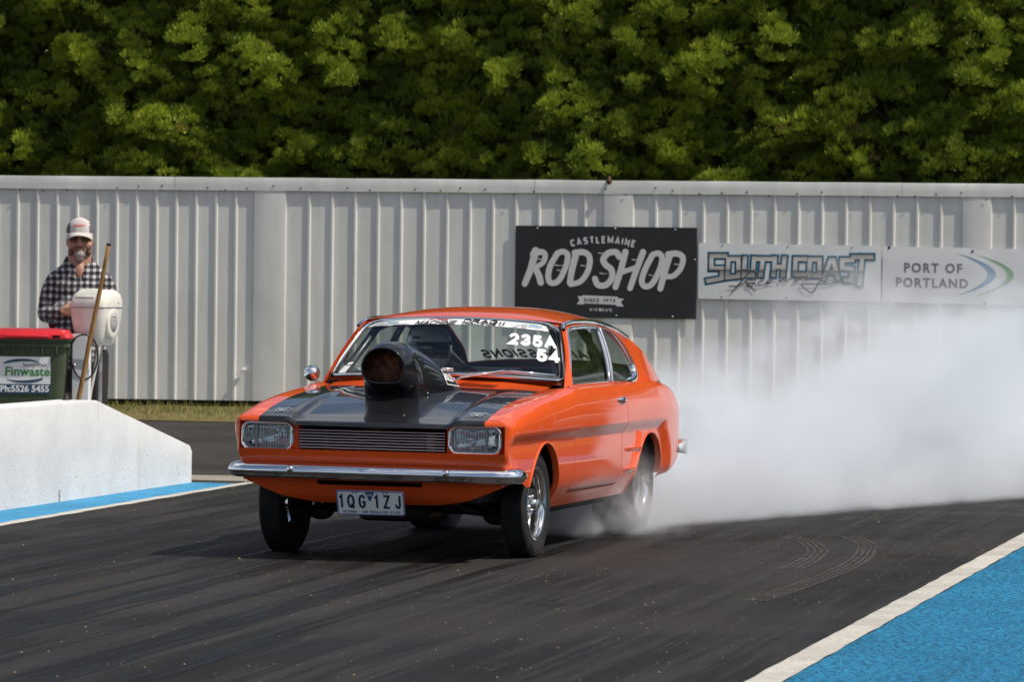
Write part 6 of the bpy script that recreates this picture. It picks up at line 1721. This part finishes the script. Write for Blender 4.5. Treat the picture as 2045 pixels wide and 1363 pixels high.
for s in (-1, 1): pv.lathe([(0, .012), (.012, .010), (.014, 0)], 12, 'x', (s * .132, -.005, .040))
pv.build('visor_pivot', M['dark'], drv)
dc = MB(); dc.grid([[(x, .012 - .164 * math.sqrt(1 - (x / .145) ** 2) * math.cos((z - .0) * 5.2), z) for z in (.062, .078)] for x in np.linspace(-.062, -.010, 4)]); dc.build('helmet_decal', simple('decal_dark', (.08, .02, .025), .4), drv)
drv.matrix_world = Matrix.Translation(Vector(car.location)) @ Matrix.Rotation(car.rotation_euler.z, 4, 'Z') @ Matrix.Rotation(-ROLL, 4, 'X') @ Matrix.Translation(drv_c) @ Matrix.Rotation(R(90), 4, 'Z')
# ================================================================== cypress windbreak behind the fence
def leafmat(name, c, c2, brown=0):
    t = NT(name); g_ = t.n('NewGeometry'); o = t.obj()
    col = t.mix(t.n('ObjectInfo').outputs['Random'] if False else t.rng(t.noise(o, 2.2, 3), .32, .68), c, c2)
    col = t.mix(t.rng(t.noise(o, 0.8, 2), .35, .7, 0, .5), col, tuple(x * 1.25 for x in c2))
    d = t.n('BsdfDiffuse'); lnk(t.t, col, d.inputs['Color']); tl = t.n('BsdfTranslucent'); lnk(t.t, t.mix(.5, col, (.30, .34, .04), 'MIX'), tl.inputs['Color'])
    mx = t.n('MixShader'); mx.inputs[0].default_value = .32; lnk(t.t, d.outputs[0], mx.inputs[1]); lnk(t.t, tl.outputs[0], mx.inputs[2])
    gl = t.n('BsdfGlossy'); gl.inputs['Roughness'].default_value = .5; gl.inputs['Color'].default_value = (.9, .95, .8, 1); m2 = t.n('MixShader'); m2.inputs[0].default_value = .03
    lnk(t.t, mx.outputs[0], m2.inputs[1]); lnk(t.t, gl.outputs[0], m2.inputs[2]); lnk(t.t, m2.outputs[0], t.out.inputs['Surface']); return t.m
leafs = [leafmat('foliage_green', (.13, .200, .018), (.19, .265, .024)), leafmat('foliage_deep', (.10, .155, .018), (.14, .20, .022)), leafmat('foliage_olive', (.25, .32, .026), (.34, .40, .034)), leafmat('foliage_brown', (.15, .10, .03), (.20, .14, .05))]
bark = simple('bark', (.055, .038, .026), .95, var=.4, vscale=6, bump=.6, bscale=20, bdist=.02)
# one spray = a fan of scale-leaf blades round an upturned twig
def spray_proto(r, nb):
    V = []; F = []
    for k in range(nb):
        d = r.normal(0, 1, 3); d /= np.linalg.norm(d)
        if d[2] < -.2: d[2] *= -.6
        d /= np.linalg.norm(d); p0 = d * r.uniform(.30, .62); ln = r.uniform(.34, .60)
        d2 = d + np.array([.15, 0, .75]) + r.normal(0, .22, 3); d2 /= np.linalg.norm(d2)
        sd_ = np.cross(d2, d + r.normal(0, .5, 3)); sd_ /= np.linalg.norm(sd_); w = r.uniform(.040, .068)
        mid = p0 + d2 * ln * .55; tip = p0 + d2 * ln
        o = len(V); V += [p0, mid + sd_ * w, tip, mid - sd_ * w]; F.append((o, o + 1, o + 2, o + 3))
    return np.array(V) * np.array([.92, .92, 1.05]), np.array(F)
rt = np.random.default_rng(21)
protos = [spray_proto(rt, 74) for _ in range(8)]
rough = [spray_proto(rt, 50) for _ in range(5)]
TX = [-6.45, -4.85, -3.1, -1.25, .55, 2.35, 4.15, 5.85]
def crown(cx, cyy, seed, top=5.7):
    r = np.random.default_rng(seed); VV = []; FF = []; MI = []; base = 0; ELL = []
    def spray(c, size, mat, tilt, pr=None):
        nonlocal base
        pr = pr or protos; v, f = pr[r.integers(len(pr))]
        a = r.uniform(0, 2 * PI); ca, sa = math.cos(a), math.sin(a); v = v @ np.array([[ca, sa, 0], [-sa, ca, 0], [0, 0, 1]])
        v = v * size; v[:, 1] += v[:, 2] * tilt
        VV.append(v + c); FF.append(f + base); MI.append(np.full(len(f), mat)); base += len(v)
    # branches: lobes reaching towards the light, stacked up the crown
    # tufts cover a billowing surface: rounded lumps with sharp dark creases between them
    z = 1.8; ELL = []
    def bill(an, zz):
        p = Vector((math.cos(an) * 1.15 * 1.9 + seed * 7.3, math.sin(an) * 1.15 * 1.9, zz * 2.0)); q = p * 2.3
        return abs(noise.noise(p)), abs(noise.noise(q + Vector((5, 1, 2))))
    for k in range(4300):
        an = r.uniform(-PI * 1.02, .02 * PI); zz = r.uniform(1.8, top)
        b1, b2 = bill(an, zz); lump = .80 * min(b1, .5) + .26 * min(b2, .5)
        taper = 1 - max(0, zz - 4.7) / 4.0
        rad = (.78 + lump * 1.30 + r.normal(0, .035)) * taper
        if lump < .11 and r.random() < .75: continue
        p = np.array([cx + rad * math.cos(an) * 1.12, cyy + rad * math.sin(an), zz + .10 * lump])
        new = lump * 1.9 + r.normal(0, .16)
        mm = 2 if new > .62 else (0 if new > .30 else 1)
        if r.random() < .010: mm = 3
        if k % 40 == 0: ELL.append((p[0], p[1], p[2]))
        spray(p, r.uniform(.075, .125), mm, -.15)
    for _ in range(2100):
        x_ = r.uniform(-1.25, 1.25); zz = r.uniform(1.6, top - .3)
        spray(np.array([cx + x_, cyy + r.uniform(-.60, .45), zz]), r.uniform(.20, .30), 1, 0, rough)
    V = np.concatenate(VV); F = np.concatenate(FF); MIa = np.concatenate(MI)
    me = bpy.data.meshes.new('crown'); me.vertices.add(len(V)); me.vertices.foreach_set('co', V.astype(np.float32).ravel())
    me.loops.add(len(F) * 4); me.loops.foreach_set('vertex_index', F.astype(np.int32).ravel()); me.polygons.add(len(F))
    me.polygons.foreach_set('loop_start', np.arange(0, len(F) * 4, 4, dtype=np.int32)); me.update(calc_edges=True)
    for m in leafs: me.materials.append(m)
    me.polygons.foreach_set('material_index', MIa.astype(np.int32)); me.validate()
    return me, ELL
place_words = ['at the end of the row past the green bin', 'rising over the green bin and the man', 'rising between the man and the first flat cover strip', 'rising over the coupe bonnet scoop', 'rising over the black board', 'rising over the board with blue-edged letters', 'rising over the board with two arcs', 'at the row end past the two-arc board']
crowns = [crown(0, 0, 100 + k) for k in range(3)]
for i, x in enumerate(TX):
    ty = fy(x) + 2.75 + (.25 if i % 2 else 0)
    tr = empty('cypress_tree', (x, ty, .36), label='dense green cypress behind the fence, ' + place_words[i], category='tree', group='cypress windbreak behind the fence')
    me, ell = crowns[i % 3]; flip = -1 if (i // 3) % 2 else 1
    cr_ = link('crown', me, tr); cr_.scale = (flip, 1, 1 + .05 * math.sin(i * 2.3)); cr_.rotation_euler = (0, 0, .12 * math.sin(i * 1.7)); cr_.location = (0, 0, .06 * math.sin(i * 3.1))
    tk2 = MB(); tk2.tube([(0, 0, -.05), (.03, .02, 1.2), (-.03, 0, 2.8), (.02, -.02, 4.2), (0, 0, 5.1)], [.21, .17, .12, .07, .02], 10)
    rr3 = np.random.default_rng(400 + i)
    for k in rr3.choice(len(ell), min(40, len(ell)), replace=False):
        e = (ell[k][0] * flip, ell[k][1], ell[k][2]); z0 = max(.4, e[2] - .55); tk2.tube([(0, 0, z0), (e[0] * .5, e[1] * .5, z0 + .22), (e[0] * .95, e[1] * .95, e[2] - .03)], [.035, .022, .008], 5)
    tk2.build('trunk', bark, tr)
# ================================================================== the wood across the strip (mirrored in paint and glass)
wd_ = MB(); r9 = np.random.default_rng(77); wm = simple('far_foliage', (.035, .055, .014), .95, var=.5, vscale=.5, bump=.8, bscale=2, bdist=.3, spec=.1)
def wood_row(p0, p1, n):
    for k in range(n):
        t_ = (k + r9.uniform(-.3, .3)) / n; x, y = np.array(p0) + (np.array(p1) - np.array(p0)) * t_; h = r9.uniform(7, 12); w = r9.uniform(1.8, 3.0)
        seg_ = 10; prof = [(.25, 0), (.3, h * .1), (w * .9, h * .14), (w, h * .3), (w * .78, h * .5), (w * .55, h * .7), (w * .3, h * .88), (.02, h)]
        V = []
        for i in range(seg_):
            a = 2 * PI * i / seg_
            for (q, z) in prof: 
                j = 1 + .28 * noise.noise(Vector((x + 3 * math.cos(a), y + 3 * math.sin(a), z * .7)))
                V.append((x + q * j * math.cos(a), y + q * j * math.sin(a), z))
        m = len(prof); wd_.add(V, [(i * m + q, i * m + q + 1, ((i + 1) % seg_) * m + q + 1, ((i + 1) % seg_) * m + q) for i in range(seg_) for q in range(m - 1)])
wood_row((38, -30), (52, 75), 34); wood_row((41, -30), (55, 75), 34); wood_row((-60, -55), (38, -34), 30)
wood_row((8.3, 43.3), (34, 39.5), 16); wood_row((9.2, 45), (36, 41.5), 14)
wd_.build('far_wood', wm, kind='stuff')
# ================================================================== tyre smoke
def smoke():
    t = NT('tyre_smoke'); t.t.nodes.remove(t.b)
    o = t.obj(); 
    vol = t.n('VolumePrincipled'); vol.inputs['Color'].default_value = (.94, .96, .985, 1); vol.inputs['Anisotropy'].default_value = .15
    # own frame: x down the plume from the rear tyres, y across (towards the fence), z up
    nz = t.n('TexNoise'); lnk(t.t, t.mapping(o, (.55, .8, 1.0)), nz.inputs['Vector']); nz.inputs['Scale'].default_value = 1.5; nz.inputs['Detail'].default_value = 3; nz.inputs['Roughness'].default_value = .5
    w = t.n('VectorMath', operation='MULTIPLY_ADD'); sb_ = t.n('VectorMath', operation='SUBTRACT'); lnk(t.t, nz.outputs['Color'], sb_.inputs[0]); sb_.inputs[1].default_value = (.5, .5, .5)
    lnk(t.t, sb_.outputs[0], w.inputs[0]); w.inputs[1].default_value = (.9, .7, .42); lnk(t.t, o, w.inputs[2])
    s = t.n('SeparateXYZ'); lnk(t.t, w.outputs[0], s.inputs[0]); x, y, z = s.outputs
    s0 = t.n('SeparateXYZ'); lnk(t.t, o, s0.inputs[0])
    hx = t.rng(x, .8, 7.5, .30, 1.25)
    near = t.rng(x, -.55, .35, 0, 1)
    side = t.rng(s0.outputs[1], -.05, .14, 0, 1)                                # crisp edge on the camera side
    wide = t.rng(s0.outputs[0], -.2, 4.8, 1.5, 5.0, False)
    gl = t.rng(s0.outputs[2], .0, .03, 0, 1)
    n1 = t.noise(t.mapping(o, (.75, 1, 1.15)), 1.15, 6, .58, .7)
    fall = t.math('SUBTRACT', t.math('SUBTRACT', 1.0, t.math('DIVIDE', s0.outputs[2], hx)), t.math('MULTIPLY', t.rng(t.math('DIVIDE', s0.outputs[1], wide), .35, 1.0, 0, 1.6), 1.0))
    v_ = t.math('ADD', fall, t.math('MULTIPLY', t.math('SUBTRACT', n1, .5), 4.2))
    core = t.rng(v_, -.05, .60, 0, 1)
    haze_ = t.math('MULTIPLY', t.rng(fall, -.55, .3, 0, .10), t.rng(n1, .3, .6, .3, 1))
    core = t.math('MULTIPLY', core, t.rng(t.math('DIVIDE', s0.outputs[2], hx), .75, 1.55, 1, 0))
    n2 = t.rng(t.noise(o, 3.1, 5, .62, .5), .36, .62, .12, 1.9)
    d = t.math('MULTIPLY', t.math('MULTIPLY', t.math('ADD', t.math('MULTIPLY', core, n2), haze_), near), t.math('MULTIPLY', side, gl))
    d = t.math('MULTIPLY', d, t.rng(x, 0, 7, 1.9, 1.5, False))
    # puffs rolling off the near rear tyre
    wv = t.n('VectorMath', operation='LENGTH'); sv = t.n('VectorMath', operation='SUBTRACT'); lnk(t.t, w.outputs[0], sv.inputs[0]); sv.inputs[1].default_value = (-.10, -.10, .10)
    mp = t.mapping(sv.outputs[0], (1.0, 1.5, 1.7)); lnk(t.t, mp, wv.inputs[0])
    puff = t.math('MULTIPLY', t.rng(wv.outputs['Value'], .15, .75, 1, 0), t.rng(t.noise(o, 4.2, 4, .6, .6), .42, .64, 0, 3.4))
    d = t.math('ADD', d, t.math('MULTIPLY', puff, gl))
    lnk(t.t, t.math('MULTIPLY', d, 1.9), vol.inputs['Density'])
    lnk(t.t, vol.outputs[0], t.out.inputs['Volume'])
    return t.m
M['smoke'] = smoke()
sm = MB(); sm.box((4.05, 2.3, 1.0), (9.7, 5.6, 2.0))
so = sm.build('tyre_smoke', M['smoke'], None, smooth=False, kind='stuff', label='white tyre smoke drifting from the rear wheels')
PL = Vector((.53, .85, 0)).normalized()
so.location = (.62, 26.15, .012); so.rotation_euler = (0, 0, math.atan2(PL.y, PL.x))
